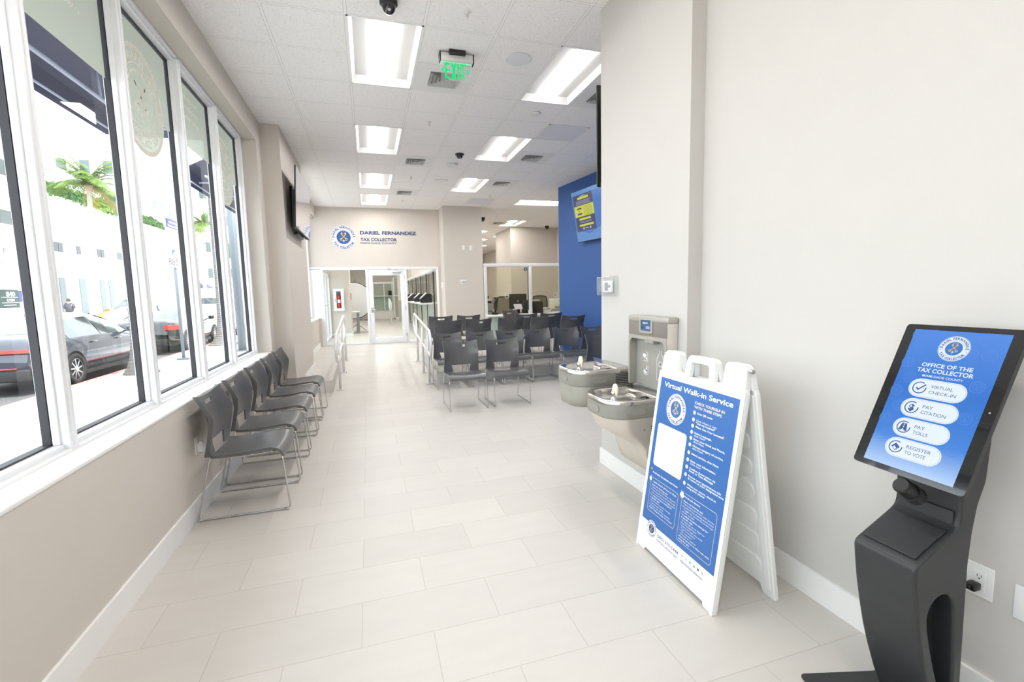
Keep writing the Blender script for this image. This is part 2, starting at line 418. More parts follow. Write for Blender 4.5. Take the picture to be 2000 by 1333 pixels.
# ---------------------------------------------------------------- flat graphics and lettering
_glyph = {}
def text2d(s, bold=0.0, res=3):
    k = (s, bold, res)
    if k in _glyph: return _glyph[k]
    c = bpy.data.curves.new('t', 'FONT'); c.body = s; c.size = 1.0; c.offset = bold; c.resolution_u = res
    o = bpy.data.objects.new('t', c); me = bpy.data.meshes.new_from_object(o)
    v = [(p.co.x, p.co.y) for p in me.vertices]; f = [list(p.vertices) for p in me.polygons]
    bpy.data.objects.remove(o); bpy.data.curves.remove(c); bpy.data.meshes.remove(me)
    if v: x0 = min(p[0] for p in v); x1 = max(p[0] for p in v)
    else: x0, x1 = 0, 0.3
    _glyph[k] = (v, f, x0, x1); return _glyph[k]
class Board:
    """flat printed artwork: u to the right, v up, on a plane through `o`; layers sit 0.3 mm apart"""
    def __init__(s, o, r, u, step=0.0003, mirror=False):
        s.o = Vector(o); s.r = Vector(r).normalized(); s.u = Vector(u).normalized(); s.n = s.r.cross(s.u); s.step = step
        if mirror: s.r = -s.r
        s.d = {}
    def P(s, x, y, L): return s.o + s.r * x + s.u * y + s.n * (s.step * L)
    def raw(s, pts, faces, m, L):
        e = s.d.setdefault(m, ([], [])); k = len(e[0]); e[0].extend(s.P(x, y, L) for x, y in pts); e[1].extend([i + k for i in f] for f in faces)
    def poly(s, pts, m, L): s.raw(pts, [list(range(len(pts)))], m, L)
    def rect(s, x0, y0, x1, y1, m, L): s.poly([(x0, y0), (x1, y0), (x1, y1), (x0, y1)], m, L)
    def disc(s, x, y, r, m, L, n=40): s.poly([(x + r * math.cos(2 * PI * k / n), y + r * math.sin(2 * PI * k / n)) for k in range(n)], m, L)
    def ring(s, x, y, r0, r1, m, L, n=48, a0=0, a1=360):
        full = abs(a1 - a0) >= 359.9; N = n if full else n + 1; p = []
        for k in range(N):
            a = math.radians(a0 + (a1 - a0) * k / n); p += [(x + r0 * math.cos(a), y + r0 * math.sin(a)), (x + r1 * math.cos(a), y + r1 * math.sin(a))]
        f = [(2 * k, 2 * k + 1, (2 * k + 3) % (2 * N), (2 * k + 2) % (2 * N)) for k in range(N if full else N - 1)]
        s.raw(p, f, m, L)
    def rr(s, x0, y0, x1, y1, r, n=6):
        o = []
        for cx, cy, a in ((x1 - r, y0 + r, -90), (x1 - r, y1 - r, 0), (x0 + r, y1 - r, 90), (x0 + r, y0 + r, 180)):
            for k in range(n + 1): t = math.radians(a + 90 * k / n); o.append((cx + r * math.cos(t), cy + r * math.sin(t)))
        return o
    def rrect(s, x0, y0, x1, y1, r, m, L): s.poly(s.rr(x0, y0, x1, y1, r), m, L)
    def rline(s, x0, y0, x1, y1, r, w, m, L):
        a = s.rr(x0, y0, x1, y1, r); b = s.rr(x0 + w, y0 + w, x1 - w, y1 - w, max(r - w, w * 0.5)); n = len(a)
        s.raw(a + b, [(k, (k + 1) % n, n + (k + 1) % n, n + k) for k in range(n)], m, L)
    def line(s, x0, y0, x1, y1, w, m, L):
        d = Vector((x1 - x0, y1 - y0)).normalized(); n = Vector((-d.y, d.x)) * (w / 2)
        s.poly([(x0 + n.x, y0 + n.y), (x0 - n.x, y0 - n.y), (x1 - n.x, y1 - n.y), (x1 + n.x, y1 + n.y)], m, L)
    def text(s, t, x, y, cap, m, L, width=None, bold=0.0, align='l'):
        """cap = capital height; width = length of the whole line when given"""
        v, f, x0, x1 = text2d(t, bold); sy = cap / 0.729; sx = sy if width is None else width / max(x1 - x0, 1e-6)
        W = (x1 - x0) * sx; ox = {'l': 0, 'c': -W / 2, 'r': -W}[align]
        s.raw([(x + ox + (p[0] - x0) * sx, y + p[1] * sy) for p in v], f, m, L)
    def arc(s, t, cx, cy, r, cap, span, mid, m, L, bold=0.0, bottom=False):
        ws = []
        for ch in t:
            g = text2d(ch, bold); ws.append((g[3] - g[2]) if ch != ' ' else 0.30)
        gap = 0.10; tot = sum(ws) + gap * (len(t) - 1); k = span / tot; sy = cap / 0.729
        a = mid + (span / 2 if not bottom else -span / 2)
        for ch, wd in zip(t, ws):
            h = wd * k / 2; a = a - h if not bottom else a + h
            if ch != ' ':
                v, f, x0, x1 = text2d(ch, bold); th = math.radians(a); sxx = sy; c = (x0 + x1) / 2; pts = []
                sxx = min(sy, math.radians(wd * k) * r / wd * 1.05) if wd > 0 else sy
                for p in v:
                    lx = (p[0] - c) * sxx; ly = p[1] * sy
                    if not bottom: rad = r + ly; pts.append((cx + math.cos(th) * rad + math.sin(th) * lx, cy + math.sin(th) * rad - math.cos(th) * lx))
                    else: rad = r - ly; pts.append((cx + math.cos(th) * rad - math.sin(th) * lx, cy + math.sin(th) * rad + math.cos(th) * lx))
                s.raw(pts, f, m, L)
            a = a - h - gap * k if not bottom else a + h + gap * k
    def star(s, x, y, r0, r1, n, m, L, rot=90):
        s.poly([(x + (r0 if k % 2 == 0 else r1) * math.cos(math.radians(rot + 180 * k / n)), y + (r0 if k % 2 == 0 else r1) * math.sin(math.radians(rot + 180 * k / n))) for k in range(2 * n)], m, L)
    def build(s, name, parent, only=None):
        mb = MB(); mats = []
        for i, (k, (v, f)) in enumerate(s.d.items()): mats.append(k); mb.add(v, f, i)
        return part(name, mb, mats, parent)

def seal(b, cx, cy, R, L, white='print_white', navy='print_navy', blue='seal_blue', gold='print_gold', pale='print_white', small=True):
    b.disc(cx, cy, R, white, L, 64)
    b.ring(cx, cy, R * 0.945, R * 0.965, navy, L + 1, 64)
    b.arc('DARIEL FERNANDEZ', cx, cy, R * 0.735, R * 0.165, 184, 90, navy, L + 1, 0.045)
    b.arc('TAX COLLECTOR', cx, cy, R * 0.90, R * 0.165, 126, 270, navy, L + 1, 0.045, bottom=True)
    for sg in (-1, 1): b.star(cx + sg * R * 0.82, cy - R * 0.17, R * 0.055, R * 0.022, 5, navy, L + 1)
    if small:
        b.ring(cx, cy, R * 0.705, R * 0.713, navy, L + 1, 64)
        b.arc('MIAMI-DADE COUNTY', cx, cy, R * 0.595, R * 0.075, 150, 90, navy, L + 1)
        b.arc('IN GOD WE TRUST', cx, cy, R * 0.665, R * 0.06, 84, 270, navy, L + 1, bottom=True)
    b.disc(cx, cy, R * 0.545, blue, L + 1, 48)
    for sg in (-1, 1):
        a = math.radians(90 + sg * 43); dx, dy = math.cos(a), math.sin(a); px, py = -dy, dx
        q = lambda t, w: (cx + dx * R * t + px * R * w, cy + R * 0.06 + dy * R * t + py * R * w)
        b.poly([q(-0.24, -0.026), q(0.30, -0.026), q(0.30, 0.026), q(-0.24, 0.026)], gold, L + 2)
        b.poly([q(0.20, 0.02 * -sg), q(0.34, 0.02 * -sg), q(0.34, 0.13 * -sg), q(0.28, 0.13 * -sg), q(0.27, 0.07 * -sg), q(0.25, 0.13 * -sg), q(0.20, 0.13 * -sg)], gold, L + 2)
        k0 = q(-0.30, 0); b.ring(k0[0], k0[1], R * 0.045, R * 0.095, gold, L + 2, 12)
    b.star(cx, cy - R * 0.28, R * 0.15, R * 0.035, 4, pale, L + 2)
    for i in (-1, 0, 1): b.star(cx + i * R * 0.13, cy + R * (0.44 - abs(i) * 0.015), R * 0.035, R * 0.015, 5, pale, L + 2)
    for sg in (-1, 1): b.star(cx + sg * R * 0.20, cy - R * 0.24, R * 0.035, R * 0.015, 5, pale, L + 2)
    b.star(cx, cy - R * 0.47, R * 0.03, R * 0.012, 5, pale, L + 2)

# ================================================================ THE ROOM
# floor, ramp and raised platforms
mat('trim_step', (0.66, 0.64, 0.61), 0.5, noise=0.06, nscale=6)
mat('troffer', (0.68, 0.67, 0.66), 0.6)
struct('floor', MB().quad((-1.2, -3, 0), (6.4, -3, 0), (6.4, 7.65, 0), (-1.2, 7.65, 0)), 'floor')
RX0, RX1 = -0.60, 1.02
struct('ramp', MB().quad((RX0, 7.65, 0), (RX1, 7.65, 0), (RX1, 10.9, FZ - 0.012), (RX0, 10.9, FZ - 0.012)), 'floor')
struct('floor_far', MB().quad((-1.5, 12.42, FZ), (6.4, 12.42, FZ), (6.4, 26, FZ), (-1.5, 26, FZ))
       .quad((RX0, 10.9, FZ - 0.012), (RX1, 10.9, FZ - 0.012), (RX1, 12.42, FZ), (RX0, 12.42, FZ)), 'floor')
def platform(name, x0, x1, side_x, y1=12.42):
    a, b = platz(7.65), platz(y1)
    mb = MB().quad((x0, 7.65, a), (x1, 7.65, a), (x1, y1, b), (x0, y1, b))
    mb.quad((x0, 7.65, 0), (x1, 7.65, 0), (x1, 7.65, a), (x0, 7.65, a), 1)
    o = struct(name, mb, ['floor', 'trim_step'])
    s = MB(); s.quad((side_x, 7.65, 0), (side_x, y1, 0), (side_x, y1, b), (side_x, 7.65, a))
    s.tube([(x0, 7.652, a - 0.004), (x1, 7.652, a - 0.004)], 0.004, 6)
    part('step_edge', s, 'trim_step', o); return o
platform('platform_left', -1.2, RX0, RX0)
platform('platform_right', RX1, 6.4, RX1)

# left wall: sill wall, header, pier and windows
WX = -1.2
wl_ = MB()
wl_.box(-1.34, -3, 0, WX, 6.46, 0.80); wl_.box(-1.48, -3, -0.2, -1.34, 6.46, 0.78)
wl_.box(-1.48, -3, 3.405, WX, 12.42, CZ + 0.3)
wl_.box(-1.48, 6.46, -0.2, WX, 8.95, 3.405)
wl_.box(-1.34, 8.95, 0, WX, 12.42, 0.945); wl_.box(-1.48, 8.95, -0.2, -1.34, 12.42, 0.93)
wl_.box(-1.48, 12.38, 0.93, -1.46, 12.42, 3.405)
struct('wall_left', wl_, 'wall')
struct('wall_left_pier', MB().box(-1.3, 6.73, 0, -0.98, 8.78, CZ + 0.05), 'wall')
struct('wall_left_bulkhead', MB().box(-1.3, 11.6, 3.43, -1.14, 12.42, CZ + 0.05), 'wall')
struct('trim_1', MB().rbox(-1.40, -3, 0.796, WX + 0.004, 6.46, 0.815, 0.004), 'trim_white')
struct('trim_2', MB().rbox(-1.40, 8.78, 0.94, WX + 0.004, 12.41, 0.96, 0.004), 'trim_white')
def baseboard(name, pts, h=0.135, t=0.014, z=0.0, zf=None):
    """pts: list of (x0,y0,x1,y1,nx,ny)"""
    mb = MB()
    for x0, y0, x1, y1, nx, ny in pts:
        za, zb = (z, z) if zf is None else (zf(y0), zf(y1))
        a = [(x0, y0, za), (x1, y1, zb), (x1 + nx * t, y1 + ny * t, zb), (x0 + nx * t, y0 + ny * t, za)]
        top = [(p[0], p[1], p[2] + h) for p in a]
        mb.add(a + top, [(0, 1, 2, 3), (4, 7, 6, 5), (0, 4, 5, 1), (1, 5, 6, 2), (2, 6, 7, 3), (3, 7, 4, 0)])
    return struct(name, mb, 'trim_white')
baseboard('baseboard_left', [(WX, -3, WX, 6.73, 1, 0), (WX, 6.73, -0.98, 6.73, 0, -1), (-0.98, 6.716, -0.98, 7.65, 1, 0)])
baseboard('baseboard_platform', [(-0.98, 7.65, -0.98, 8.79, 1, 0), (WX, 8.78, WX, 12.38, 1, 0)], h=0.12, zf=platz)

# windows along the street, each bay with its own frame, glass, gasket and frosted film
def window(name, y0, y1, z0, z1, film=None, last=False):
    fr = MB()
    fr.rbox(-1.445, y1, z0 - 0.05, -1.345 if last else -1.338, y1 + (0.045 if last else 0.058), z1 + 0.045, 0.004)          # mullion at the far side
    fr.rbox(-1.40, y1 - 0.012, z0, -1.372, y1, z1, 0.003)
    fr.rbox(-1.40, y0, z0, -1.372, y0 + 0.012, z1, 0.003)
    if not last: fr.rbox(-1.352, y1 + 0.018, z0 - 0.01, -1.330, y1 + 0.042, z1 + 0.02, 0.004)
    fr.rbox(-1.47, y0 - 0.0, z0 - 0.05, -1.36, y1, z0, 0.004)                     # bottom rail
    fr.rbox(-1.375, y0, z0 - 0.05, -1.335, y1, z0 - 0.022, 0.004)
    fr.rbox(-1.47, y0 - 0.0, z1, -1.36, y1, z1 + 0.045, 0.004)                    # head
    fr.rbox(-1.375, y0, z1 + 0.022, -1.335, y1, z1 + 0.045, 0.004)
    o = struct(name, fr, 'frame_white')
    part('glass_pane', MB().box(-1.428, y0, z0, -1.420, y1, z1), 'glass', o)
    g = MB(); g.box(-1.434, y1 - 0.014, z0, -1.402, y1, z1); g.box(-1.436, y0, z1 - 0.016, -1.402, y1, z1)
    g.box(-1.440, y0, z0, -1.402, y1, z0 + 0.008); g.box(-1.45, y0, z0, -1.402, y0 + 0.008, z1)
    part('gasket', g, 'gasket', o)
    if film:
        zb = 2.81; yc = (y0 + y1) / 2 - 0.06
        b = Board((-1.4185, yc, 2.86), (0, 1, 0), (0, 0, 1), mirror=True)
        top = z1 - 2.86 - 0.022; bot = zb - 2.86
        if film == 'seal':
            R = 0.36; x0 = y0 - yc; x1 = y1 - yc - 0.03
            xs = [-(x0), -(x1)]
            a0 = math.asin(bot / R)
            p = [(-x1, top), (-x0, top), (-x0, bot), (R * math.cos(a0), bot)]
            p += [(R * math.cos(a0 - (PI + 2 * a0) * k / 24), R * math.sin(a0 - (PI + 2 * a0) * k / 24)) for k in range(25)][1:]
            p += [(-x1, bot)]
            b.poly(p, 'film', 0)
            b.ring(0, 0, R * 0.90, R * 0.985, 'film_etch', 1, 48)
            b.arc('DARIEL FERNANDEZ', 0, 0, R * 0.70, R * 0.15, 178, 90, 'film_etch', 1, 0.03)
            b.arc('TAX COLLECTOR', 0, 0, R * 0.84, R * 0.15, 118, 270, 'film_etch', 1, 0.03, bottom=True)
            b.ring(0, 0, R * 0.64, R * 0.67, 'film_etch', 1, 48)
            b.arc('MIAMI-DADE COUNTY', 0, 0, R * 0.555, R * 0.07, 150, 90, 'film_etch', 1)
            b.ring(0, 0, R * 0.51, R * 0.545, 'film_etch', 1, 48)
            for sg in (-1, 1):
                an = math.radians(90 + sg * 43); dx, dy = math.cos(an), math.sin(an)
                b.line(-dx * R * .24, -dy * R * .24 + R * .06, dx * R * .32, dy * R * .32 + R * .06, R * 0.045, 'film_etch', 1)
                b.ring(-dx * R * .3, -dy * R * .3 + R * .06, R * .045, R * .09, 'film_etch', 1, 12)
                b.rect(dx * R * .3 - R * .05, dy * R * .3, dx * R * .3 + R * .05, dy * R * .3 + R * .09, 'film_etch', 1)
            b.star(0, -R * .28, R * .14, R * .035, 4, 'film_etch', 1)
        else:
            b.rect(-(y1 - yc - 0.03), bot, -(y0 - yc), top, 'film', 0)
            for i, t in enumerate(('TAX COLLECTOR', 'MIAMI-DADE COUNTY', 'DARIEL FERNANDEZ')):
                b.text(t, 0, 0.36 - i * 0.085, 0.036 - i * 0.004, 'film_etch', 1, width=0.50, align='c')
        b.build('frosted_film', o)
    return o
R_ = [-2.13, -1.19, -0.25, 0.69, 1.63, 2.57, 3.49, 4.43, 5.37, 6.34]
for i in range(1, len(R_)):
    window('window_%d' % i, R_[i - 1] + 0.058, R_[i], 0.85, 3.36, {0: 'text', 1: 'seal'}[i % 2] if i >= 5 else 'text', last=(i == len(R_) - 1))
struct('trim_3', MB().rbox(-1.46, 6.38, 0.80, -1.365, 6.465, 3.405, 0.004).rbox(-1.47, -3.0, 0.80, -1.335, -2.06, 3.405, 0.004), 'frame_white')
window('window_10', 9.02, 10.35, 1.0, 3.36); window('window_11', 10.42, 12.30, 1.0, 3.36)

# right side: wall beside the camera, the fountain pier, the blue wall
struct('wall_right', MB().box(1.97, -3, -0.1, 2.5, 2.45, CZ + 0.2), 'wall_daylit')
struct('wall_right_pier', MB().box(1.87, 2.40, -0.1, 6.6, 3.50, CZ + 0.2), 'wall_daylit')
baseboard('baseboard_right', [(1.97, -3, 1.97, 2.40, -1, 0), (1.87, 2.40, 1.97, 2.40, 0, -1), (1.87, 2.386, 1.87, 3.514, -1, 0), (1.87, 3.5, 4.7, 3.5, 0, 1)])
struct('wall_back', MB().box(-1.6, -3.2, -0.1, 2.5, -3, CZ + 0.2), 'wall')
BW = lambda y: 3.99 + (9.38 - y) * 0.129
struct('wall_blue', MB().prism([(BW(9.38), 9.38), (BW(9.38) + 0.18, 9.40), (BW(3.4) + 0.18, 3.4), (BW(3.4), 3.4)], 'z', -0.05, CZ + 0.05), 'blue_wall')
struct('wall_east', MB().box(6.4, 3.4, -0.1, 6.6, 26.2, CZ + 0.2), 'wall')
# end wall over the glass partition, end pillar, return beside the glass
struct('wall_end', MB().box(-1.6, 12.42, 2.215, 1.90, 12.56, CZ + 0.1).box(1.81, 12.42, 0.2, 1.90, 12.56, 2.215).box(-1.6, 12.42, 0.1, -1.43, 12.56, 2.215).box(-1.43, 12.42, 0.1, -1.14, 12.56, 0.95), 'wall')
struct('wall_end_pillar', MB().box(1.88, 11.80, 0.1, 2.885, 12.9, CZ + 0.05), 'wall')
baseboard('baseboard_far', [(1.88, 11.8, 2.885, 11.8, 0, -1), (1.88, 11.79, 1.88, 12.42, -1, 0)], h=0.12, z=0.235)
struct('trim_5', MB().box(-1.48, 12.40, 0.95, -1.105, 12.50, 2.16), 'trim_white')
# rooms beyond
struct('wall_office_box', MB().box(4.70, 15.2, 0.2, 6.4, 17.1, CZ + 0.05), 'wall')
struct('wall_far', MB().box(-1.6, 26, 0.1, 6.6, 26.2, CZ + 0.1), 'wall')
struct('wall_hall_left', MB().box(-1.60, 12.42, 2.2, -1.42, 26, CZ + 0.1).box(-1.60, 15.0, 0.1, -1.42, 26, 2.2), 'wall_daylit')
struct('wall_hall_panel', MB().box(-1.42, 15.0, 0.2, -0.53, 16.1, CZ + 0.05), 'wall')
struct('wall_hall_right', MB().box(1.86, 12.9, 2.20, 2.0, 22.6, CZ + 0.05), 'wall')
struct('wall_hall_end', MB().box(1.35, 22.6, 0.2, 2.0, 22.75, CZ + 0.02), 'wall')
baseboard('baseboard_hall', [(-1.42, 15.0, -0.516, 15.0, 0, -1), (-0.53, 15.0, -0.53, 16.1, 1, 0)], h=0.11, z=FZ)

# ceiling: every tile a cell of the 0.61 m grid, openings for troffers and grilles
CX = lambda c: -0.664 + 0.61 * c
CY = lambda r: 4.669 + 0.61 * r
TROFF = [(1, r, 1, 2) for r in (-13, -9, -5, -1, 3, 7, 10)] + [(4, r, 1, 2) for r in (-1, 3, 7)] + \
        [(7, 10, 2, 1), (8, 15, 1, 2), (5, 15, 1, 2), (6, 19, 2, 1), (7, 23, 2, 1), (8, 27, 2, 1), (7, 31, 2, 1), (1, 14, 1, 2), (1, 17, 1, 2), (1, 20, 1, 2), (1, 23, 1, 2), (1, 26, 1, 2), (1, 29, 1, 2), (3, 15, 1, 2), (3, 19, 1, 2), (9, 4, 1, 2), (9, 20, 1, 2), (3, 24, 1, 2), (10, 23, 1, 2)]  # troffers beyond the glass door are added to brighten hall and office
hole = {(c + i, r + j) for c, r, a, b in TROFF for i in range(a) for j in range(b)}
cm = MB()
for c in range(-2, 12):
    r = -13
    while r <= 35:
        if (c, r) in hole: r += 1; continue
        e = r
        while e + 1 <= 35 and (c, e + 1) not in hole: e += 1
        x0, x1 = max(CX(c), -1.6), min(CX(c + 1), 6.6)
        cm.quad((x0, CY(r), CZ), (x0, CY(e + 1), CZ), (x1, CY(e + 1), CZ), (x1, CY(r), CZ)); r = e + 1
struct('ceiling', cm, 'ceiling')
struct('roof', MB().box(-1.6, -3.3, CZ + 0.3, 6.6, 26.2, CZ + 0.7), 'facade')  # unseen slab added above the ceiling to keep the sun out
TN = ['near row', '', '']
def troffer(c, r, a, b, label, grp):
    x0, x1, y0, y1 = CX(c), CX(c + a), CY(r), CY(r + b); g = 0.016
    t = thing('ceiling_light', ((x0 + x1) / 2, (y0 + y1) / 2, CZ), label, 'ceiling light', grp)
    # frame lip on the grid, sloped white reflector, central lens
    hsg = MB(); zi = CZ + 0.055; lx = 0.085
    X0, X1, Y0, Y1 = x0 + g, x1 - g, y0 + g, y1 - g
    if a > b: long_x = True
    else: long_x = False
    o_ = [(X0, Y0, CZ), (X1, Y0, CZ), (X1, Y1, CZ), (X0, Y1, CZ)]
    ins = 0.03
    i_ = [(X0 + ins, Y0 + ins * 2, zi), (X1 - ins, Y0 + ins * 2, zi), (X1 - ins, Y1 - ins * 2, zi), (X0 + ins, Y1 - ins * 2, zi)]
    hsg.add(o_ + i_, [(0, 1, 5, 4), (1, 2, 6, 5), (2, 3, 7, 6), (3, 0, 4, 7), (4, 5, 6, 7)])
    lip = MB()
    for (u0, v0, u1, v1) in ((x0, y0, x1, y0 + g), (x0, y1 - g, x1, y1), (x0, y0, x0 + g, y1), (x1 - g, y0, x1, y1)):
        lip.box(u0, v0, CZ - 0.003, u1, v1, CZ + 0.004)
    part('reflector', hsg, 'troffer', t); part('frame', lip, 'trim_white', t)
    cx, cy = (x0 + x1) / 2, (y0 + y1) / 2
    ln = MB(); N = 8; hw = 0.088
    if not long_x:
        for k in range(N):
            p = lambda q: (cx + hw * math.cos(PI - PI * q / N), zi - 0.004 - 0.028 * math.sin(PI * q / N))
            (ax, az), (bx, bz) = p(k), p(k + 1)
            ln.quad((ax, Y0 + 0.065, az), (bx, Y0 + 0.065, bz), (bx, Y1 - 0.065, bz), (ax, Y1 - 0.065, az))
    else:
        for k in range(N):
            p = lambda q: (cy + hw * math.cos(PI - PI * q / N), zi - 0.004 - 0.028 * math.sin(PI * q / N))
            (ay, az), (by, bz) = p(k), p(k + 1)
            ln.quad((X0 + 0.065, ay, az), (X1 - 0.065, ay, az), (X1 - 0.065, by, bz), (X0 + 0.065, by, bz))
    part('lens', ln, 'lens', t)
    return t
TL = {(1, -13): 'behind', (1, -9): 'behind', (1, -5): 'behind',
      (1, -1): 'long recessed troffer left of the exit sign, nearest in the left row', (1, 3): 'recessed troffer second in the row ahead of the black TV screen',
      (1, 7): 'recessed troffer third along the left ceiling row', (1, 10): 'small bright recessed troffer closest to the end wall lettering',
      (4, -1): 'recessed troffer right of the round ceiling speaker, cut by the white pier', (4, 3): 'recessed troffer between the black dome camera and the grey return grille',
      (4, 7): 'recessed troffer third in the right row, beside a square diffuser', (7, 10): 'troffer lying crosswise just left of the blue wall top',
      (8, 15): 'recessed troffer over the back office near the black dome', (5, 15): 'troffer seen just right of the end pillar top', (6, 19): 'troffer second down the back corridor beside the pillar',
      (7, 23): 'troffer third down the back corridor', (8, 27): 'fourth troffer down the back corridor', (7, 31): 'farthest troffer in the back corridor', (9, 4): 'troffer hidden behind the blue wall'}
for c, r, a, b in TROFF:
    lab = TL.get((c, r), 'added troffer behind the glass door, %s in %s' % ({14: 'nearest', 17: 'second', 20: 'third', 23: 'fourth', 26: 'fifth', 29: 'last', 15: 'first', 19: 'second', 24: 'third'}.get(r, 'row'), 'the left row' if c == 1 else 'the row above the hall tellers' if c == 3 else 'the row beyond the office box' if c == 9 else 'the row above the rear office'))
    if lab == 'behind': lab = 'troffer over the entrance, %s ahead of the camera row' % {-13: 'farthest back', -9: 'middle one', -5: 'last one'}[r]
    troffer(c, r, a, b, lab, 'recessed ceiling troffers')

# ================================================================ STACKING CHAIRS
# local frame: x forward (seat side), origin on the floor under the rear foot, y across
def make_chair(label, group):
    t = thing('stacking_chair', (0, 0, 0), label, 'chair', group)
    # seat: shallow dish with a waterfall front edge
    prof = [(0.108, 0.437), (0.135, 0.430), (0.19, 0.428), (0.26, 0.430), (0.34, 0.436), (0.42, 0.445), (0.48, 0.450), (0.515, 0.448), (0.540, 0.437), (0.555, 0.418), (0.562, 0.392)]
    NY = 12; rings = []
    for x, z in prof:
        row = []
        for k in range(NY + 1):
            u = -1 + 2 * k / NY; dish = 0.016 * (abs(u) ** 2.2) * (1 - max(0, (x - 0.47)) / 0.1)
            wv = 0.236 if x > 0.13 else 0.228
            row.append((x, u * wv, z + dish - 0.006))
        rings.append(row)
    mb = MB(); n = NY + 1; th = 0.017
    top = [p for r in rings for p in r]
    nrm = []
    for i, (x, z) in enumerate(prof):
        a = prof[max(i - 1, 0)]; b = prof[min(i + 1, len(prof) - 1)]; d = Vector((b[0] - a[0], 0, b[1] - a[1])).normalized(); nn = Vector((d.z, 0, -d.x))
        nrm += [nn] * n
    bot = [tuple(Vector(p) + q * th) for p, q in zip(top, nrm)]
    R = len(prof)
    mb.add(top + bot, [(i * n + k, (i + 1) * n + k, (i + 1) * n + k + 1, i * n + k + 1) for i in range(R - 1) for k in range(NY)] +
           [(R * n + i * n + k, R * n + i * n + k + 1, R * n + (i + 1) * n + k + 1, R * n + (i + 1) * n + k) for i in range(R - 1) for k in range(NY)], 0, True)
    e = []
    for i in range(R - 1):
        e.append((i * n, R * n + i * n, R * n + (i + 1) * n, (i + 1) * n)); e.append((i * n + NY, (i + 1) * n + NY, R * n + (i + 1) * n + NY, R * n + i * n + NY))
    for k in range(NY):
        e.append((k, k + 1, R * n + k + 1, R * n + k)); j = (R - 1) * n + k; e.append((j, R * n + j, R * n + j + 1, j + 1))
    mb.add(top + bot, e, 0, False)
    part('seat', mb, 'chair_grey', t, fix=True)
    # backrest: curved shell, flared top corners, hand slot and lower cut-out
    cols = [-1, -0.86, -0.72, 'c-', -0.42, -0.29, -0.14, 0, 0.14, 0.29, 0.42, 'c+', 0.72, 0.86, 1]
    rows = [0, 0.055, 0.11, 0.165, 0.225, 0.33, 0.43, 0.53, 0.62, 0.71, 0.79, 0.84, 0.915, 0.96, 1.0]
    def c_at(t_): return 0.46 + 0.10 * min(1, t_ / 0.225)
    def pt(u, t_, off):
        z0 = 0.437; ztop = 0.828 + 0.026 * abs(u) ** 1.8 ; z = z0 + (ztop - z0) * t_
        hw = 0.242 - 0.006 * math.sin(PI * min(1, t_ * 1.1)) - 0.004 * t_
        x = 0.104 - 0.008 * math.sin(PI * t_) - 0.055 * t_ ** 1.6
        q_ = t_ / 0.6; ed = 0.080 * (q_ if q_ < 0.85 else 0.85 + (q_ - 0.85) * 0.5) if t_ < 0.64 else 0.0765 - 0.058 * (t_ - 0.64) / 0.36
        x += ed * abs(u) ** 2.6
        return (x - off * (1 + 1.6 * abs(u) ** 8), u * hw, z)
    V = []; nc = len(cols)
    for off in (0, 0.011):
        for t_ in rows:
            for cc in cols:
                u = -c_at(t_) if cc == 'c-' else c_at(t_) if cc == 'c+' else cc
                V.append(pt(u, t_, off))
    def open_(i, k):
        if i < 4 and 3 <= k < 11: return True
        if i == 11 and 5 <= k < 9: return True
        return False
    nr = len(rows); N = nr * nc; F = []; E = []
    idx = lambda i, k: i * nc + k
    for i in range(nr - 1):
        for k in range(nc - 1):
            if open_(i, k): continue
            F.append((idx(i, k), idx(i, k + 1), idx(i + 1, k + 1), idx(i + 1, k)))
            F.append((N + idx(i, k), N + idx(i + 1, k), N + idx(i + 1, k + 1), N + idx(i, k + 1)))
            for (di, dk, a, b) in ((-1, 0, idx(i, k), idx(i, k + 1)), (1, 0, idx(i + 1, k + 1), idx(i + 1, k)), (0, -1, idx(i + 1, k), idx(i, k)), (0, 1, idx(i, k + 1), idx(i + 1, k + 1))):
                ii, kk = i + di, k + dk
                if ii < 0 or ii >= nr - 1 or kk < 0 or kk >= nc - 1 or open_(ii, kk): E.append((a, N + a, N + b, b))
    bk = MB().add(V, F, 0, True).add(V, E, 0, False)
    part('backrest', bk, 'chair_grey', t, fix=True)
    for sg in (-1, 1):
        y = sg * 0.246
        p = fillet([(0.118, sg * 0.215, 0.424), (0.105, y, 0.418), (0.008, y, 0.008), (0.580, y, 0.008), (0.552, y, 0.372), (0.535, sg * 0.20, 0.420)], 0.032, 5)
        lg = MB().tube(p, 0.0056, 8)
        lg.rbox(0.018, y - 0.008, 0.0, 0.045, y + 0.008, 0.012, 0.002).rbox(0.535, y - 0.011, 0.0, 0.565, y + 0.009, 0.014, 0.002)
        part('leg', lg, 'chrome', t)
    cb = MB().tube([(0.16, -0.215, 0.417), (0.16, 0.215, 0.417)], 0.005, 8).tube([(0.48, -0.215, 0.425), (0.48, 0.215, 0.425)], 0.005, 8)
    cb.tube([(0.118, -0.215, 0.420), (0.30, -0.215, 0.413), (0.535, -0.20, 0.424)], 0.005, 8).tube([(0.118, 0.215, 0.420), (0.30, 0.215, 0.413), (0.535, 0.20, 0.424)], 0.005, 8)
    part('seat_support', cb, 'chrome', t)
    return t
WLAB = ['grey stacking chair under the window sill, nearest the camera', 'grey stacking chair second along the window wall, behind the nearest one',
        'middle grey stacking chair of the five under the windows', 'fourth grey stacking chair along the window wall, just before the farthest',
        'grey stacking chair at the far end of the window row, beside the beige pier']
GW = 'stacking chairs along the window wall'
ch0 = make_chair(WLAB[0], GW)
for i, y in enumerate((3.725, 4.36, 5.04, 5.70, 6.34)):
    if i == 0: ch0.location = (-1.184, y, 0)
    else: dup(ch0, (-1.184, y, 0), random.uniform(-0.02, 0.02), WLAB[i], GW)
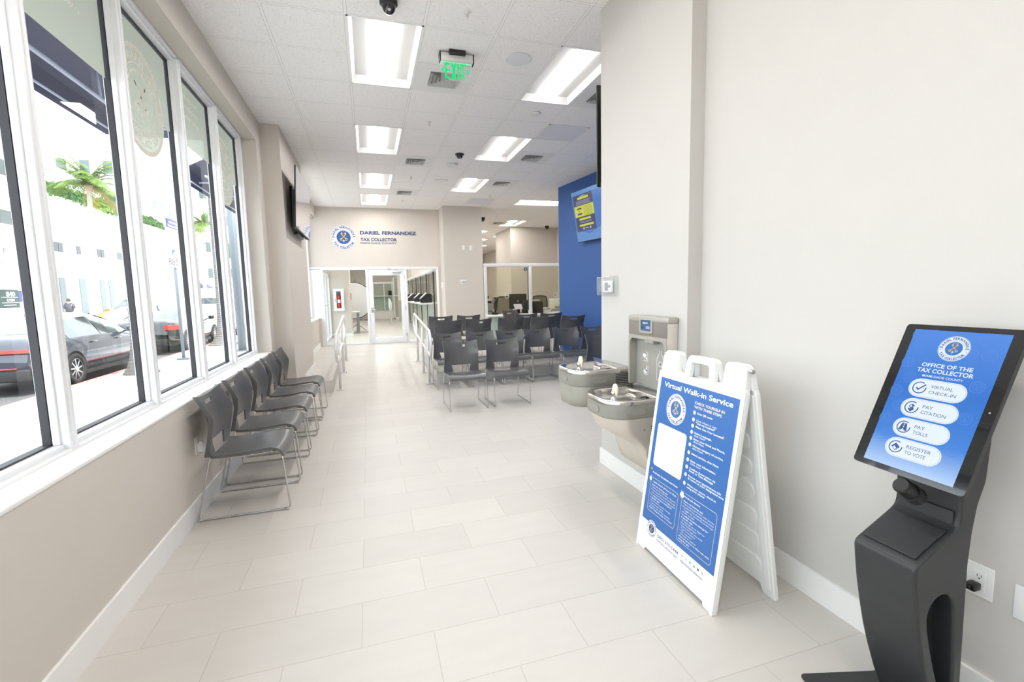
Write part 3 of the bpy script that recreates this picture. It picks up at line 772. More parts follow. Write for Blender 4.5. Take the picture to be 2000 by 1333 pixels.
GR = 'stacking chairs in the waiting area'
def wait(x, y, z, rz, lab): dup(ch0, (x, y, z), rz, lab, GR)
D = -PI / 2
wait(1.168, 6.295, 0, D, 'grey stacking chair leftmost in the front waiting row, next to the handrail')
wait(1.757, 6.305, 0, D, 'grey stacking chair second from the left in the front waiting row')
wait(3.25, 6.21, 0, D, 'grey stacking chair of the front row, half hidden by the white pier above the fountains')
ROW2 = ['leftmost chair of the second waiting row, right behind the handrail end', 'chair in the second waiting row seen between the two front chairs',
        'chair in the second waiting row, just right of the second front chair', 'fourth chair in the second waiting row, standing free with its whole back in view',
        'fifth chair of the second waiting row with blue wall showing in its slot', 'sixth chair of the second waiting row, cut by the white pier']
for x, l in zip((1.215, 1.768, 2.290, 2.800, 3.335, 3.885), ROW2):
    wait(x, 7.70 + random.uniform(-0.02, 0.02), 0, D, l)
U = PI / 2
for x, y, l in ((1.30, 7.93, 'leftmost dark chair of the row with its back turned, just above the second row'), (1.87, 8.02, 'second chair with its back turned, in front of the beige end pillar'),
                (2.46, 7.97, 'third back-turned chair, in front of the green glass counter'), (3.10, 7.99, 'fourth back-turned chair, beside the left edge of the blue wall'),
                (3.68, 7.93, 'dark chair with its back turned standing right against the blue wall')):
    wait(x, y, platz(8.0), U, l)
for x, y, l in ((1.37, 9.22, 'rearmost back-turned chair on the left, partly behind the handrail'), (1.94, 9.22, 'rearmost back-turned chair below the switches of the end pillar'),
                (3.08, 8.92, 'rearmost back-turned chair in front of the tilted payment screen'), (3.63, 8.92, 'rearmost back-turned chair touching the blue wall edge in view')):
    wait(x, y, platz(9.2), U, l)
wait(3.17, 10.62, platz(10.6), D + 0.42, 'lighter grey chair turned towards the camera at the teller counter')

# ================================================================ HANDRAILS ON THE RAMP
def handrail(name, x, posts, yf, yb, label):
    rz = lambda y: max(0.0, (y - 7.65)) * 0.0715
    t = thing('handrail', (x, posts[0], 0), label, 'handrail', 'ramp handrails')
    zt = lambda y: 0.905 + (y - 7.45) * 0.0775; zl = lambda y: zt(y) - 0.385
    p = fillet([(x, yf + 0.26, zt(yf + 0.26)), (x, yf + 0.16, zt(yf + 0.16)), (x, yf, zt(yf) - 0.12), (x, yf, zl(yf) + 0.10), (x, yf + 0.12, zl(yf) - 0.01), (x, yf + 0.3, zl(yf + 0.3)),
                (x, yb - 0.16, zl(yb - 0.16)), (x, yb, zl(yb) + 0.12), (x, yb, zt(yb) - 0.12), (x, yb - 0.14, zt(yb - 0.14))], 0.11, 5)
    part('rail', MB().tube(p, 0.0215, 12, closed=True), 'rail_white', t)
    for y in posts:
        z = rz(y); part('post', MB().tube([(x, y, z + 0.008), (x, y, zt(y))], 0.021, 12), 'rail_white', t)
        fl = MB().rbox(x - 0.055, y - 0.055, z, x + 0.055, y + 0.055, z + 0.009, 0.003)
        for a in (-1, 1):
            for b in (-1, 1): fl.cyl((x + a * 0.042, y + b * 0.042, z + 0.008), (x + a * 0.042, y + b * 0.042, z + 0.018), 0.006, n=6)
        part('flange', fl, 'alu', t)
    return t
handrail('handrail', -0.50, (7.78, 8.98, 10.02), 7.30, 10.02, 'left ramp handrail with white tubes by the raised platform edge')
handrail('handrail', 0.905, (7.72, 8.52, 9.50), 7.30, 10.02, 'right ramp handrail with white tubes beside the waiting chairs')

# ================================================================ FOLDING SIDEWALK SIGN
sy, st = math.radians(-91.84), math.radians(8.28)
sr = Vector((math.cos(sy), math.sin(sy), 0)); sn = Vector((-math.sin(sy), math.cos(sy), 0)); su = Vector((0, 0, math.cos(st))) + sn * math.sin(st)
sc = Vector((1.51727, 1.94507, 0.58365)); sf = sr.cross(su)      # front normal, towards the camera side
sign = thing('sidewalk_sign', (1.64, 1.945, 0), 'white folding sidewalk sign with a blue virtual walk-in service poster', 'sign')
def P3(u, v, d=0.0, base=sc, r=sr, up=su, n=sf): return base + r * u + up * v + n * d
def pprism(mb, poly, d0, d1, m=0, fn=P3):
    n = len(poly); v = [tuple(fn(p[0], p[1], d0)) for p in poly] + [tuple(fn(p[0], p[1], d1)) for p in poly]
    f = [list(range(n))[::-1], list(range(n, 2 * n))] + [(i, (i + 1) % n, n + (i + 1) % n, n + i) for i in range(n)]
    if d1 < d0: f = [list(q)[::-1] for q in f]
    return mb.add(v, f, m)
VB = -0.5895                                                      # panel bottom in panel coordinates (floor)
def panel_outline():
    return [(-0.330, VB), (-0.255, VB), (-0.240, VB + 0.045), (0.240, VB + 0.045), (0.255, VB), (0.330, VB), (0.330, 0.44), (0.318, 0.47),
            (0.170, 0.47), (0.112, 0.455), (-0.105, 0.455), (-0.165, 0.47), (-0.318, 0.47), (-0.330, 0.44)]
def posts_and_handle(fn, parent, inner=False):
    for sg in (-1, 1):
        a, b = (0.175, 0.322)
        poly = [(sg * a, 0.455), (sg * b, 0.455), (sg * (b - 0.008), 0.545), (sg * (b - 0.035), 0.572), (sg * (a + 0.018), 0.572), (sg * (a + 0.004), 0.555)]
        if sg < 0: poly = poly[::-1]
        m = MB(); pprism(m, poly, -0.036, 0.002, fn=fn); part('hinge_post', m, 'white_plastic', parent, bevel=0.008)
    m = MB()
    o = [(-0.115, 0.445), (-0.104, 0.545), (-0.085, 0.568), (0.085, 0.568), (0.104, 0.545), (0.115, 0.445)]
    i = [(-0.078, 0.455), (-0.070, 0.520), (-0.058, 0.532), (0.058, 0.532), (0.070, 0.520), (0.078, 0.455)]
    for k in range(5): pprism(m, [o[k], i[k], i[k + 1], o[k + 1]], -0.032, 0.0, fn=fn)
    part('carry_handle', m, 'white_plastic', parent, bevel=0.006, fix=True)
fp = MB(); pprism(fp, panel_outline(), -0.030, -0.003)
front = part('front_panel', fp, 'white_plastic', sign, bevel=0.006, fix=True)
rim = MB()
for a in (((-0.330, VB), (-0.309, VB), (-0.309, 0.45), (-0.330, 0.45)), ((0.309, VB), (0.330, VB), (0.330, 0.45), (0.309, 0.45)), ((-0.31, 0.418), (0.31, 0.418), (0.31, 0.455), (-0.31, 0.455))):
    pprism(rim, list(a), -0.004, 0.003)
for sg in (-1, 1):
    for v in (0.05, -0.30, 0.40):
        rim.cyl(tuple(P3(sg * 0.320, v, 0.002)), tuple(P3(sg * 0.320, v, 0.006)), 0.008, n=12)
part('rim', rim, 'white_plastic', sign, bevel=0.002, fix=True)
posts_and_handle(P3, sign)
# rear panel mirrored about the hinge
hz = P3(0, 0.55, -0.036); sn2 = -sn
su2 = Vector((0, 0, math.cos(st))) - sn * math.sin(st)
off2 = (P3(0, 0.56, -0.018) - (sc + su2 * 0.56)) + sn * 0.03
base2 = sc + off2
_f2 = sr.cross(su2)
def P4(u, v, d=0.0): return base2 + sr * u + su2 * v - _f2 * d
zfix = P4(0, VB).z
def P5(u, v, d=0.0): return P4(u, v - zfix / math.cos(st) if v < -0.5 else v, d)
rp = MB(); pprism(rp, panel_outline(), 0.0, -0.026, fn=P5)
rear = part('rear_panel', rp, 'white_plastic', sign, bevel=0.006, fix=True)
posts_and_handle(P4, sign)
rb = MB()
for k in range(7):                                                # moulded relief on the inner face
    v0 = -0.48 + k * 0.128
    for u0, u1 in ((-0.27, -0.03), (0.03, 0.27)):
        mbp = Board(P4(0, 0, -0.0262), sr, su2)
        o = mbp.rr(u0, v0, u1, v0 + 0.085, 0.035, 5)
        pprism(rb, o, -0.024, -0.034, fn=P4)
for sg in (-1, 1): pprism(rb, [(sg * 0.29, VB + 0.06), (sg * 0.325, VB + 0.06), (sg * 0.325, 0.44), (sg * 0.29, 0.44)], -0.02, -0.040, fn=P4)
part('moulded_ribs', rb, 'white_plastic', sign, bevel=0.004, fix=True)
for sg in (-1, 1):
    q0 = P3(sg * 0.332, 0.535, -0.018); q1 = P3(sg * 0.345, 0.535, -0.018)
    part('hinge_bolt', MB().cyl(tuple(P3(sg * 0.318, 0.545, -0.02)), tuple(P3(sg * 0.334, 0.545, -0.02)), 0.010, n=10), 'chrome', sign)
# poster
b = Board(P3(0, 0, 0.0008) , sr, su); b.n = sf
b.rect(-0.3095, -0.565, 0.3095, 0.4185, 'print_white', 0)
b.rect(-0.3053, -0.4142, 0.3053, 0.4142, 'print_blue', 1)
b.build('poster', sign)
poster = [o for o in sign.children if o.name.startswith('poster')][0]
b = Board(P3(0, 0, 0.0008), sr, su)
b.text('Virtual Walk-in Service', -0.268, 0.3675, 0.0275, 'print_white', 2, width=0.537, bold=0.02)
b.build('heading', poster)
b = Board(P3(0, 0, 0.0008), sr, su)
b.text('CHECK YOURSELF IN', 0.0075, 0.327, 0.0135, 'print_cream', 2, width=0.215, bold=0.012)
b.text('WITH THESE STEPS', 0.0075, 0.306, 0.0135, 'print_cream', 2, width=0.199, bold=0.012)
b.star(0.236, 0.218, 0.009, 0.0036, 6, 'print_gold', 2)
b.build('subheading', poster)
KT = 0.224 / text2d('Enter your Email and Phone,', 0.0)[3]
STEPS = [(0.283, [('Scan QR code', 1)]), (0.247, [('Click where it says', 0), ('"Use my location"', 1)]), (0.2148, [('Allow Use Your Location', 1)]), (0.1828, [('Select Language,', 1), ('click Next', 0)]),
         (0.1512, [('Enter your Email and Phone,', 1), ('click Next', 0)]), (0.1168, [('Choose category of service,', 1), ('click Next', 0)]), (0.0752, [('Select service, click Next', 1)]),
         (0.0382, [('Enter your information,', 1), ('Click next', 0)]), (0.0004, [('Confirm Reservation via', 1), ('Email or Text Message', 1)]), (-0.0397, [('Review your appointment info', 1), ('& return at your designated time', 1)]),
         (-0.0855, [('When you return, check-in', 1), ('using your phone', 1)])]
for i, (v, ls) in enumerate(STEPS):
    b = Board(P3(0, 0, 0.0008), sr, su)
    b.disc(0.0152, v, 0.0098, 'print_cream', 2, 20); b.text(str(i + 1), 0.0152, v - 0.0042, 0.0085, 'print_navy', 3, align='c', width=None)
    for j, (s, bd) in enumerate(ls):
        w_ = text2d(s, 0.0)[3] * KT
        b.text(s, 0.037, v - 0.003 - j * 0.0135, 0.0098, 'print_white', 2, width=w_, bold=0.022 if bd else 0.006)
    b.build('step', poster)
b = Board(P3(0, 0, 0.0008), sr, su)
b.rrect(-0.2735, -0.088, -0.0165, 0.156, 0.018, 'print_white', 2)
b.build('white_square', poster)
b = Board(P3(0, 0, 0.0008), sr, su)
seal(b, -0.137, 0.262, 0.084, 2, blue='print_blue'); b.build('seal', poster)
b = Board(P3(0, 0, 0.0008), sr, su)
b.star(-0.2775, -0.1165, 0.009, 0.0035, 6, 'print_gold', 2)
b.text('Activate location services', -0.264, -0.1345, 0.0105, 'print_white', 2, width=0.232, bold=0.02)
b.rline(-0.2705, -0.352, -0.016, -0.160, 0.016, 0.0016, 'print_cream', 2)
b.rline(0.0135, -0.3855, 0.2735, -0.1335, 0.016, 0.0016, 'print_cream', 2)
# fruit-shaped and robot-shaped device marks
b.rect(-0.292, -0.185, -0.254, -0.155, 'print_blue', 3); b.rect(-0.005, -0.168, 0.031, -0.126, 'print_blue', 3)
b.poly([(-0.2735 + x * 0.012, -0.172 + y * 0.012) for x, y in ((0, .72), (.35, .85), (.75, .75), (.95, .45), (.7, .2), (.75, -.15), (1.0, -.35), (.8, -.8), (.5, -1.05), (.2, -1.0), (0, -.93), (-.2, -1.0), (-.5, -1.05), (-.85, -.7), (-1.0, -.1), (-.95, .4), (-.7, .78), (-.3, .85))], 'print_white', 4)
b.poly([(-0.2735 + x * 0.012, -0.172 + y * 0.012) for x, y in ((0, 1.0), (.35, 1.15), (.5, 1.6), (.12, 1.45))], 'print_white', 4)
cxa, cya = 0.0125, -0.148
b.poly([(cxa + 0.0125 * math.cos(math.radians(a)), cya + 0.004 + 0.011 * math.sin(math.radians(a))) for a in range(0, 181, 15)], 'print_white', 4)
b.rrect(cxa - 0.0125, cya - 0.014, cxa + 0.0125, cya + 0.003, 0.003, 'print_white', 4)
for sg in (-1, 1):
    b.line(cxa + sg * 0.006, cya + 0.013, cxa + sg * 0.010, cya + 0.021, 0.0016, 'print_white', 4); b.rrect(cxa + sg * 0.0155 - 0.002, cya - 0.010, cxa + sg * 0.0155 + 0.002, cya + 0.002, 0.0015, 'print_white', 4)
    b.rrect(cxa + sg * 0.005 - 0.0022, cya - 0.021, cxa + sg * 0.005 + 0.0022, cya - 0.012, 0.0015, 'print_white', 4); b.disc(cxa + sg * 0.005, cya + 0.008, 0.0013, 'print_blue', 5, 8)
b.text('Apple device (iPhone or iPad)', -0.247, -0.184, 0.0088, 'print_white', 2, width=0.214, bold=0.014)
b.text('Android device', 0.031, -0.1555, 0.0098, 'print_white', 2, width=0.122, bold=0.014)
A1 = [('Open the Settings app:', 1), ('• Select privacy and Privacy & Security', 0), ('• Tap Location Services at the top', 0), ('• Turn Location Services on (toggle green)', 0), ('To adjust location settings for', 1), ('a specific app:', 1), ('• Scroll down to find the app', 0), ('• Tap the app name', 0), ('• Choose one of the options:', 0), ('While Using the App, or Always', 1)]
A2 = [('Open the Settings app:', 1), ('• Tap Location (sometimes under Security', 0), ('  & Location, Privacy, depending on your phone)', 0), ('• Toggle the switch On at the top', 0), ('  of the screen', 0), ('To adjust location settings for', 1), ('a specific app:', 1), ('• In Settings, go to Apps or', 0), ('  App Management', 0), ('• Select the app you want', 0), ('• Tap Permissions', 0), ('• Tap Location', 0), ('• Choose an option:', 0), ('Allow all the time, or Allow only while', 1), ('using the app', 1)]
for lst, x, y0, dy, mw in ((A1, -0.256, -0.203, 0.0146, 0.225), (A2, 0.028, -0.177, 0.0141, 0.232)):
    for k, (s, bd) in enumerate(lst):
        w_ = min(text2d(s, 0.0)[3] * KT * 0.86, mw); b.text(s, x, y0 - k * dy, 0.0080, 'print_white', 2, width=w_, bold=0.014 if bd else 0.0)
b.build('device_notes', poster)
b = Board(P3(0, 0, 0.0008), sr, su)
seal(b, -0.202, -0.440, 0.046, 2, blue='print_navy', small=False); b.build('small_seal', poster)
b = Board(P3(0, 0, 0.0008), sr, su)
b.text('(305) 375-5448', -0.1436, -0.456, 0.0170, 'print_navy', 2, width=0.188)
b.build('phone_line', poster); b = Board(P3(0, 0, 0.0008), sr, su)
b.text('mdctaxcollector.gov', -0.1428, -0.4775, 0.0115, 'print_navy', 2, width=0.188)
b.build('web_line', poster); b = Board(P3(0, 0, 0.0008), sr, su)
b.text('@mdctaxcollector', 0.0704, -0.4755, 0.0125, 'print_navy', 2, width=0.170)
b.build('handle_line', poster)
b = Board(P3(0, 0, 0.0008), sr, su)
b.text('f', 0.0774, -0.4505, 0.0145, 'print_navy', 2, align='c', bold=0.03)
b.line(0.104, -0.4375, 0.1155, -0.4495, 0.0022, 'print_navy', 2); b.line(0.1155, -0.4375, 0.104, -0.4495, 0.0010, 'print_navy', 2)
b.rline(0.1335, -0.450, 0.1465, -0.437, 0.0035, 0.0010, 'print_navy', 2); b.ring(0.140, -0.4435, 0.0022, 0.0033, 'print_navy', 2, 16); b.disc(0.1438, -0.4396, 0.0008, 'print_navy', 2, 8)
b.text('in', 0.1715, -0.449, 0.0115, 'print_navy', 2, align='c', bold=0.03)
b.rrect(0.1935, -0.4485, 0.2075, -0.4385, 0.003, 'print_navy', 2); b.poly([(0.1985, -0.4457), (0.2035, -0.4435), (0.1985, -0.4413)], 'print_white', 3)
b.ring(0.2316, -0.4435, 0.0045, 0.0056, 'print_navy', 2, 20, 30, 340); b.ring(0.2316, -0.4440, 0.0016, 0.0026, 'print_navy', 2, 14); b.line(0.2342, -0.4425, 0.2350, -0.4470, 0.001, 'print_navy', 2)
b.line(-0.3093, -0.5037, -0.182, -0.5037, 0.0006, 'print_grey', 2)
b.build('social_icons', poster)

# ================================================================ CHECK-IN KIOSK
ky, kt = math.radians(-91.93), math.radians(25.125)
kr = Vector((math.cos(ky), math.sin(ky), 0)); kn = Vector((-math.sin(ky), math.cos(ky), 0)); ku = Vector((0, 0, math.cos(kt))) + kn * math.sin(kt)
kc = Vector((1.7252, 0.9991, 1.11296)); kf = kr.cross(ku)
kiosk = thing('kiosk', (1.72, 1.0, 0), 'dark grey check-in kiosk with a tilted blue touch screen on a slim pedestal', 'kiosk')
def K3(u, v, d=0.0): return kc + kr * u + ku * v + kf * d
def rrpts(x0, y0, x1, y1, r, n=5): return Board((0, 0, 0), (1, 0, 0), (0, 1, 0)).rr(x0, y0, x1, y1, r, n)
part('base_plate', MB().prism([(1.520, 0.762), (1.78, 0.836), (1.95, 0.85), (1.95, 1.15), (1.78, 1.164), (1.520, 1.238), (1.508, 1.236), (1.503, 1.224), (1.503, 0.776), (1.508, 0.764)][::1], 'z', 0.0, 0.012), 'kiosk', kiosk, bevel=0.002)
Y0, Y1 = 0.905, 1.095
front_leg = [(1.722, 0.012), (1.672, 0.12), (1.630, 0.229), (1.604, 0.31), (1.584, 0.386), (1.562, 0.483), (1.549, 0.56), (1.541, 0.618), (1.546, 0.632), (1.560, 0.642), (1.676, 0.700),
             (1.676, 0.515), (1.645, 0.505), (1.622, 0.480), (1.614, 0.452), (1.621, 0.405), (1.636, 0.353), (1.658, 0.280), (1.683, 0.214), (1.715, 0.13), (1.735, 0.10), (1.76, 0.095), (1.76, 0.012)]
back_leg = [(1.76, 0.012), (1.808, 0.012), (1.799, 0.18), (1.789, 0.597), (1.797, 0.70), (1.812, 0.786), (1.844, 0.863), (1.855, 1.013), (1.80, 1.06), (1.735, 0.95), (1.712, 0.90), (1.730, 0.825), (1.733, 0.760), (1.728, 0.733), (1.712, 0.719), (1.676, 0.700),
            (1.676, 0.515), (1.712, 0.507), (1.732, 0.470), (1.740, 0.40), (1.746, 0.324), (1.752, 0.25), (1.757, 0.192), (1.758, 0.12), (1.76, 0.095)]
outer = front_leg[:11] + back_leg[1:15][::-1]
slot = [(1.676, 0.515), (1.645, 0.507), (1.622, 0.482), (1.614, 0.452), (1.621, 0.405), (1.636, 0.353), (1.658, 0.280), (1.683, 0.214), (1.712, 0.13), (1.735, 0.10), (1.752, 0.12), (1.757, 0.192), (1.752, 0.25), (1.746, 0.324), (1.740, 0.40), (1.732, 0.470), (1.710, 0.507)]
cu = bpy.data.curves.new('pedestal', 'CURVE'); cu.dimensions = '2D'; cu.fill_mode = 'BOTH'; BV = 0.010
outer = [(q_.x, q_.y) for q_ in fillet([(a_, b_, 0) for a_, b_ in outer], 0.012, 3, True)]; slot = [(q_.x, q_.y) for q_ in fillet([(a_, b_, 0) for a_, b_ in slot], 0.03, 3, True)]
for pts_ in (outer, slot):
    sp_ = cu.splines.new('POLY'); sp_.points.add(len(pts_) - 1); sp_.use_cyclic_u = True
    for i_, p_ in enumerate(pts_): sp_.points[i_].co = (p_[0], p_[1], 0, 1)
cu.extrude = (Y1 - Y0) / 2 - BV; cu.bevel_depth = BV; cu.bevel_resolution = 3; cu.offset = -BV
ob_ = bpy.data.objects.new('pedestal', cu); me_ = bpy.data.meshes.new_from_object(ob_); bpy.data.objects.remove(ob_); bpy.data.curves.remove(cu)
col = MB(); col.add([(v.co.x, (Y0 + Y1) / 2 - v.co.z, v.co.y) for v in me_.vertices], [list(p_.vertices) for p_ in me_.polygons], 0, False); bpy.data.meshes.remove(me_)
pedestal = part('pedestal', col, 'kiosk', kiosk, fix=True)
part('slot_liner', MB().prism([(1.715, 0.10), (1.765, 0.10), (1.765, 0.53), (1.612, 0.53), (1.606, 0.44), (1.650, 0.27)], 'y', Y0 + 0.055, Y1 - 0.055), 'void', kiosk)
# shelf lid and its upturned rear lip
ld = MB()
q = [Vector((1.566, 0, 0.6465)), Vector((1.700, 0, 0.7135))]; dn = Vector((-(q[1] - q[0]).z, 0, (q[1] - q[0]).x)).normalized()
poly = [(q[0].x, q[0].z), (q[1].x, q[1].z), (q[1].x + dn.x * .005, q[1].z + dn.z * .005), (q[0].x + dn.x * .005, q[0].z + dn.z * .005)]
ld.prism(poly, 'y', 0.922, 1.078)
ld.prism([(1.722, 0.732), (1.728, 0.732), (1.7285, 0.775), (1.7245, 0.775)], 'y', 0.922, 1.078)
part('shelf_lid', ld, 'kiosk', kiosk, bevel=0.0015, fix=True)
# monitor: glass front, body behind, rear housing
def kprism(mb, pts, d0, d1): return pprism(mb, pts, d0, d1, fn=K3)
mo = MB(); kprism(mo, rrpts(-0.164, -0.262, 0.164, 0.262, 0.012), -0.018, -0.0015)
monitor = part('monitor', mo, 'kiosk', kiosk, bevel=0.003, fix=True)
mh = MB()
r0 = [(-0.150, -0.245), (0.150, -0.245), (0.150, 0.245), (-0.150, 0.245)]; r1 = [(-0.115, -0.20), (0.115, -0.20), (0.115, 0.18), (-0.115, 0.18)]
mh.loft([[tuple(K3(u, v, -0.017)) for u, v in r0], [tuple(K3(u, v, -0.045)) for u, v in r0], [tuple(K3(u, v, -0.085)) for u, v in r1]], cap0=True, cap1=True, smooth=False)
part('rear_housing', mh, 'kiosk', kiosk, bevel=0.006, fix=True)
ft = MB(); kprism(ft, rrpts(-0.164, -0.262, 0.164, 0.262, 0.012), -0.0015, 0.0005)
part('glass_bezel', ft, 'black_gloss', kiosk)
m_ = mat('scr_grad', (0.02, 0.02, 0.02), 0.12, emit=(0.03, 0.2, 0.8), es=0.68)
nt = m_.node_tree; bs = nt.nodes['Principled BSDF']; tc = nt.nodes.new('ShaderNodeTexCoord'); sp = nt.nodes.new('ShaderNodeSeparateXYZ'); nt.links.new(tc.outputs['Generated'], sp.inputs[0])
cr = nt.nodes.new('ShaderNodeValToRGB'); nt.links.new(sp.outputs[2], cr.inputs[0])
e = cr.color_ramp.elements; e[0].position = 0; e[0].color = (0.42, 0.62, 0.95, 1); e[1].position = 0.22; e[1].color = (0.03, 0.22, 0.74, 1)
x_ = cr.color_ramp.elements.new(0.55); x_.color = (0.01, 0.17, 0.66, 1); x_ = cr.color_ramp.elements.new(1.0); x_.color = (0.05, 0.24, 0.78, 1)
nt.links.new(cr.outputs[0], bs.inputs['Emission Color'])
b = Board(K3(0, 0, 0.0008), kr, ku); HW, HH = 0.1321, 0.2439
b.rect(-HW, -HH, HW, HH, 'scr_grad', 0)
screen = b.build('screen', kiosk)
b = Board(K3(0, 0, 0.0008), kr, ku)
for i in range(6):
    for j in range(9):
        u = -0.115 + i * 0.047 + (0.0235 if j % 2 else 0); v = 0.225 - j * 0.052
        if abs(u) > 0.117 or (v < -0.15): continue
        if abs(u) < 0.085 and -0.21 < v < 0.15 : continue
        if abs(u) < 0.045 and v > 0.12: continue
        R = 0.0195; b = Board(K3(0, 0, 0.0008), kr, ku)
        b.ring(u, v, R * 0.90, R, 'scr_faint', 1, 24); b.ring(u, v, R * 0.52, R * 0.60, 'scr_faint', 1, 20); b.arc('DARIEL FERNANDEZ', u, v, R * 0.66, R * 0.17, 178, 90, 'scr_faint', 1); b.star(u, v - R * .25, R * .2, R * .05, 4, 'scr_faint', 1)
        b.line(u - R * .25, v - R * .2, u + R * .25, v + R * .3, R * .07, 'scr_faint', 1); b.line(u + R * .25, v - R * .2, u - R * .25, v + R * .3, R * .07, 'scr_faint', 1)
        b.build('faint_seal', screen)
b = Board(K3(0, 0, 0.0008), kr, ku); seal(b, 0.0, 0.184, 0.0435, 2, 'scr_white', 'scr_navy', 'scr_grad2', 'scr_gold', 'scr_white'); b.build('seal', screen)
b = Board(K3(0, 0, 0.0008), kr, ku)
b.text('OFFICE OF THE', 0, 0.1135, 0.0135, 'scr_white', 2, width=0.1415, bold=0.024, align='c')
b.text('TAX COLLECTOR', 0, 0.0935, 0.0145, 'scr_white', 2, width=0.157, bold=0.024, align='c')
b.text('MIAMI-DADE COUNTY', 0, 0.0775, 0.0080, 'scr_white', 2, width=0.114, bold=0.01, align='c')
b.build('heading', screen)
for i, (a_, c_) in enumerate((('VIRTUAL', 'CHECK-IN'), ('PAY', 'CITATION'), ('PAY', 'TOLLS'), ('REGISTER', 'TO VOTE'))):
    v = 0.0375 - i * 0.0708; b = Board(K3(0, 0, 0.0008), kr, ku)
    b.rrect(-0.083, v - 0.0325, 0.080, v + 0.0325, 0.0324, 'scr_white', 2); b.rline(-0.080, v - 0.0295, 0.077, v + 0.0295, 0.0295, 0.0005, 'scr_navy', 3)
    b.ring(-0.0508, v, 0.0175, 0.0208, 'scr_navy', 3, 36, 60, 370)
    for t_, dy in ((a_, 0.0040), (c_, -0.0150)): b.text(t_, -0.020, v + dy, 0.0115, 'scr_navy', 3, width={'VIRTUAL': 0.062, 'CHECK-IN': 0.075, 'PAY': 0.029, 'CITATION': 0.070, 'TOLLS': 0.043, 'REGISTER': 0.070, 'TO VOTE': 0.060}[t_])
    cx_ = -0.0508
    if i == 0: b.line(cx_ - 0.009, v, cx_ - 0.002, v - 0.008, 0.0042, 'scr_navy', 3); b.line(cx_ - 0.003, v - 0.0075, cx_ + 0.016, v + 0.013, 0.0042, 'scr_navy', 3)
    if i == 1: b.text('$', cx_, v - 0.0105, 0.0215, 'scr_navy', 3, align='c', bold=0.05)
    if i == 2:
        b.poly([(cx_ - 0.013, v - 0.012), (cx_ - 0.007, v + 0.013), (cx_ + 0.007, v + 0.013), (cx_ + 0.013, v - 0.012)], 'scr_navy', 3)
        for k in range(3): b.rect(cx_ - 0.0012, v - 0.010 + k * 0.008, cx_ + 0.0012, v - 0.005 + k * 0.008, 'scr_white', 4)
        b.rect(cx_ - 0.004, v - 0.013, cx_ + 0.004, v - 0.009, 'scr_white', 4)
    if i == 3:
        q = [(cx_ - 0.013, v - 0.001), (cx_ + 0.002, v - 0.013), (cx_ + 0.013, v + 0.001), (cx_ - 0.002, v + 0.013)]
        b.poly(q, 'scr_navy', 3); b.poly([(cx_ - 0.008, v - 0.003), (cx_ + 0.001, v - 0.010), (cx_ + 0.005, v - 0.005), (cx_ - 0.004, v + 0.002)], 'scr_white', 4)
    b.build('button', screen)
part('camera_dot', MB().cyl(tuple(K3(0.1475, -0.002, 0.0)), tuple(K3(0.1475, -0.002, 0.0012)), 0.0028, n=12), 'print_grey', kiosk)
# code reader barrel under the screen
br = MB(); c0 = K3(0.005, -0.300, -0.060); c1 = K3(0.005, -0.290, -0.004)
br.cyl(tuple(c0), tuple(c1), 0.026, n=24).cyl(tuple(c1), tuple(c1 + (c1 - c0).normalized() * 0.006), 0.026, 0.022, n=24)
reader = part('code_reader', br, 'black', kiosk)
part('reader_collar', MB().cyl(tuple(K3(0.005, -0.304, -0.085)), tuple(K3(0.005, -0.299, -0.052)), 0.030, n=24), 'black_matte', kiosk)

# wall outlets, plug, cord
def outlet(x, y, z, nx, label, h=0.115, wd=0.075, kind='duplex'):
    t = thing('wall_outlet', (x, y, z), label, 'outlet')
    s = nx
    pl = MB().rbox(x, y - wd / 2, z - h / 2, x + s * 0.006, y + wd / 2, z + h / 2, 0.002) if s > 0 else MB().rbox(x - 0.006, y - wd / 2, z - h / 2, x, y + wd / 2, z + h / 2, 0.002)
    pp = part('cover_plate', pl, 'white_gloss', t)
    if kind == 'duplex':
        rc = MB(); sl = MB()
        rc.rbox(min(x + s * 0.006, x + s * 0.008), y - 0.017, z - 0.034, max(x + s * 0.006, x + s * 0.008), y + 0.017, z + 0.034, 0.0008)
        for dz in (0.018, -0.018):
            for dy, hh in ((-0.006, 0.0045), (0.006, 0.004)):
                sl.box(x + s * 0.0080, y + dy - 0.0008, z + dz - hh, x + s * 0.0084, y + dy + 0.0008, z + dz + hh)
            sl.box(x + s * 0.0080, y - 0.002, z + dz - 0.011, x + s * 0.0084, y + 0.002, z + dz - 0.007)
        part('receptacle', rc, 'white_gloss', t); part('slot', sl, 'black', t)
    return t
outlet(1.97, 0.962, 0.467, -1, 'white duplex wall outlet with the black kiosk plug behind the kiosk')
t = outlet(1.97, 0.835, 0.455, -1, 'blank white wall plate at the right edge of the frame', kind='blank')
pg = thing('power_cord', (1.95, 0.965, 0.44), 'black power plug and cord hanging from the outlet behind the kiosk', 'cord')
part('plug', MB().rbox(1.925, 0.953, 0.436, 1.9615, 0.983, 0.462, 0.005).rbox(1.915, 0.962, 0.443, 1.928, 0.978, 0.456, 0.003), 'black', pg)
part('cord', MB().tube(fillet([(1.916, 0.970, 0.449), (1.900, 0.985, 0.440), (1.895, 1.0, 0.36), (1.90, 0.985, 0.25), (1.885, 0.965, 0.14), (1.88, 0.95, 0.05), (1.87, 0.97, 0.022), (1.84, 0.99, 0.020), (1.81, 1.0, 0.022)], 0.05, 5), 0.0035, 8), 'black', pg)
t = outlet(WX, 3.655, 0.482, 1, 'white outlet on the window wall beside the nearest grey chair', h=0.12, wd=0.08)
pa = thing('plug_adapter', (WX + 0.01, 3.655, 0.46), 'white boxy adapter plugged into the outlet under the window', 'adapter')
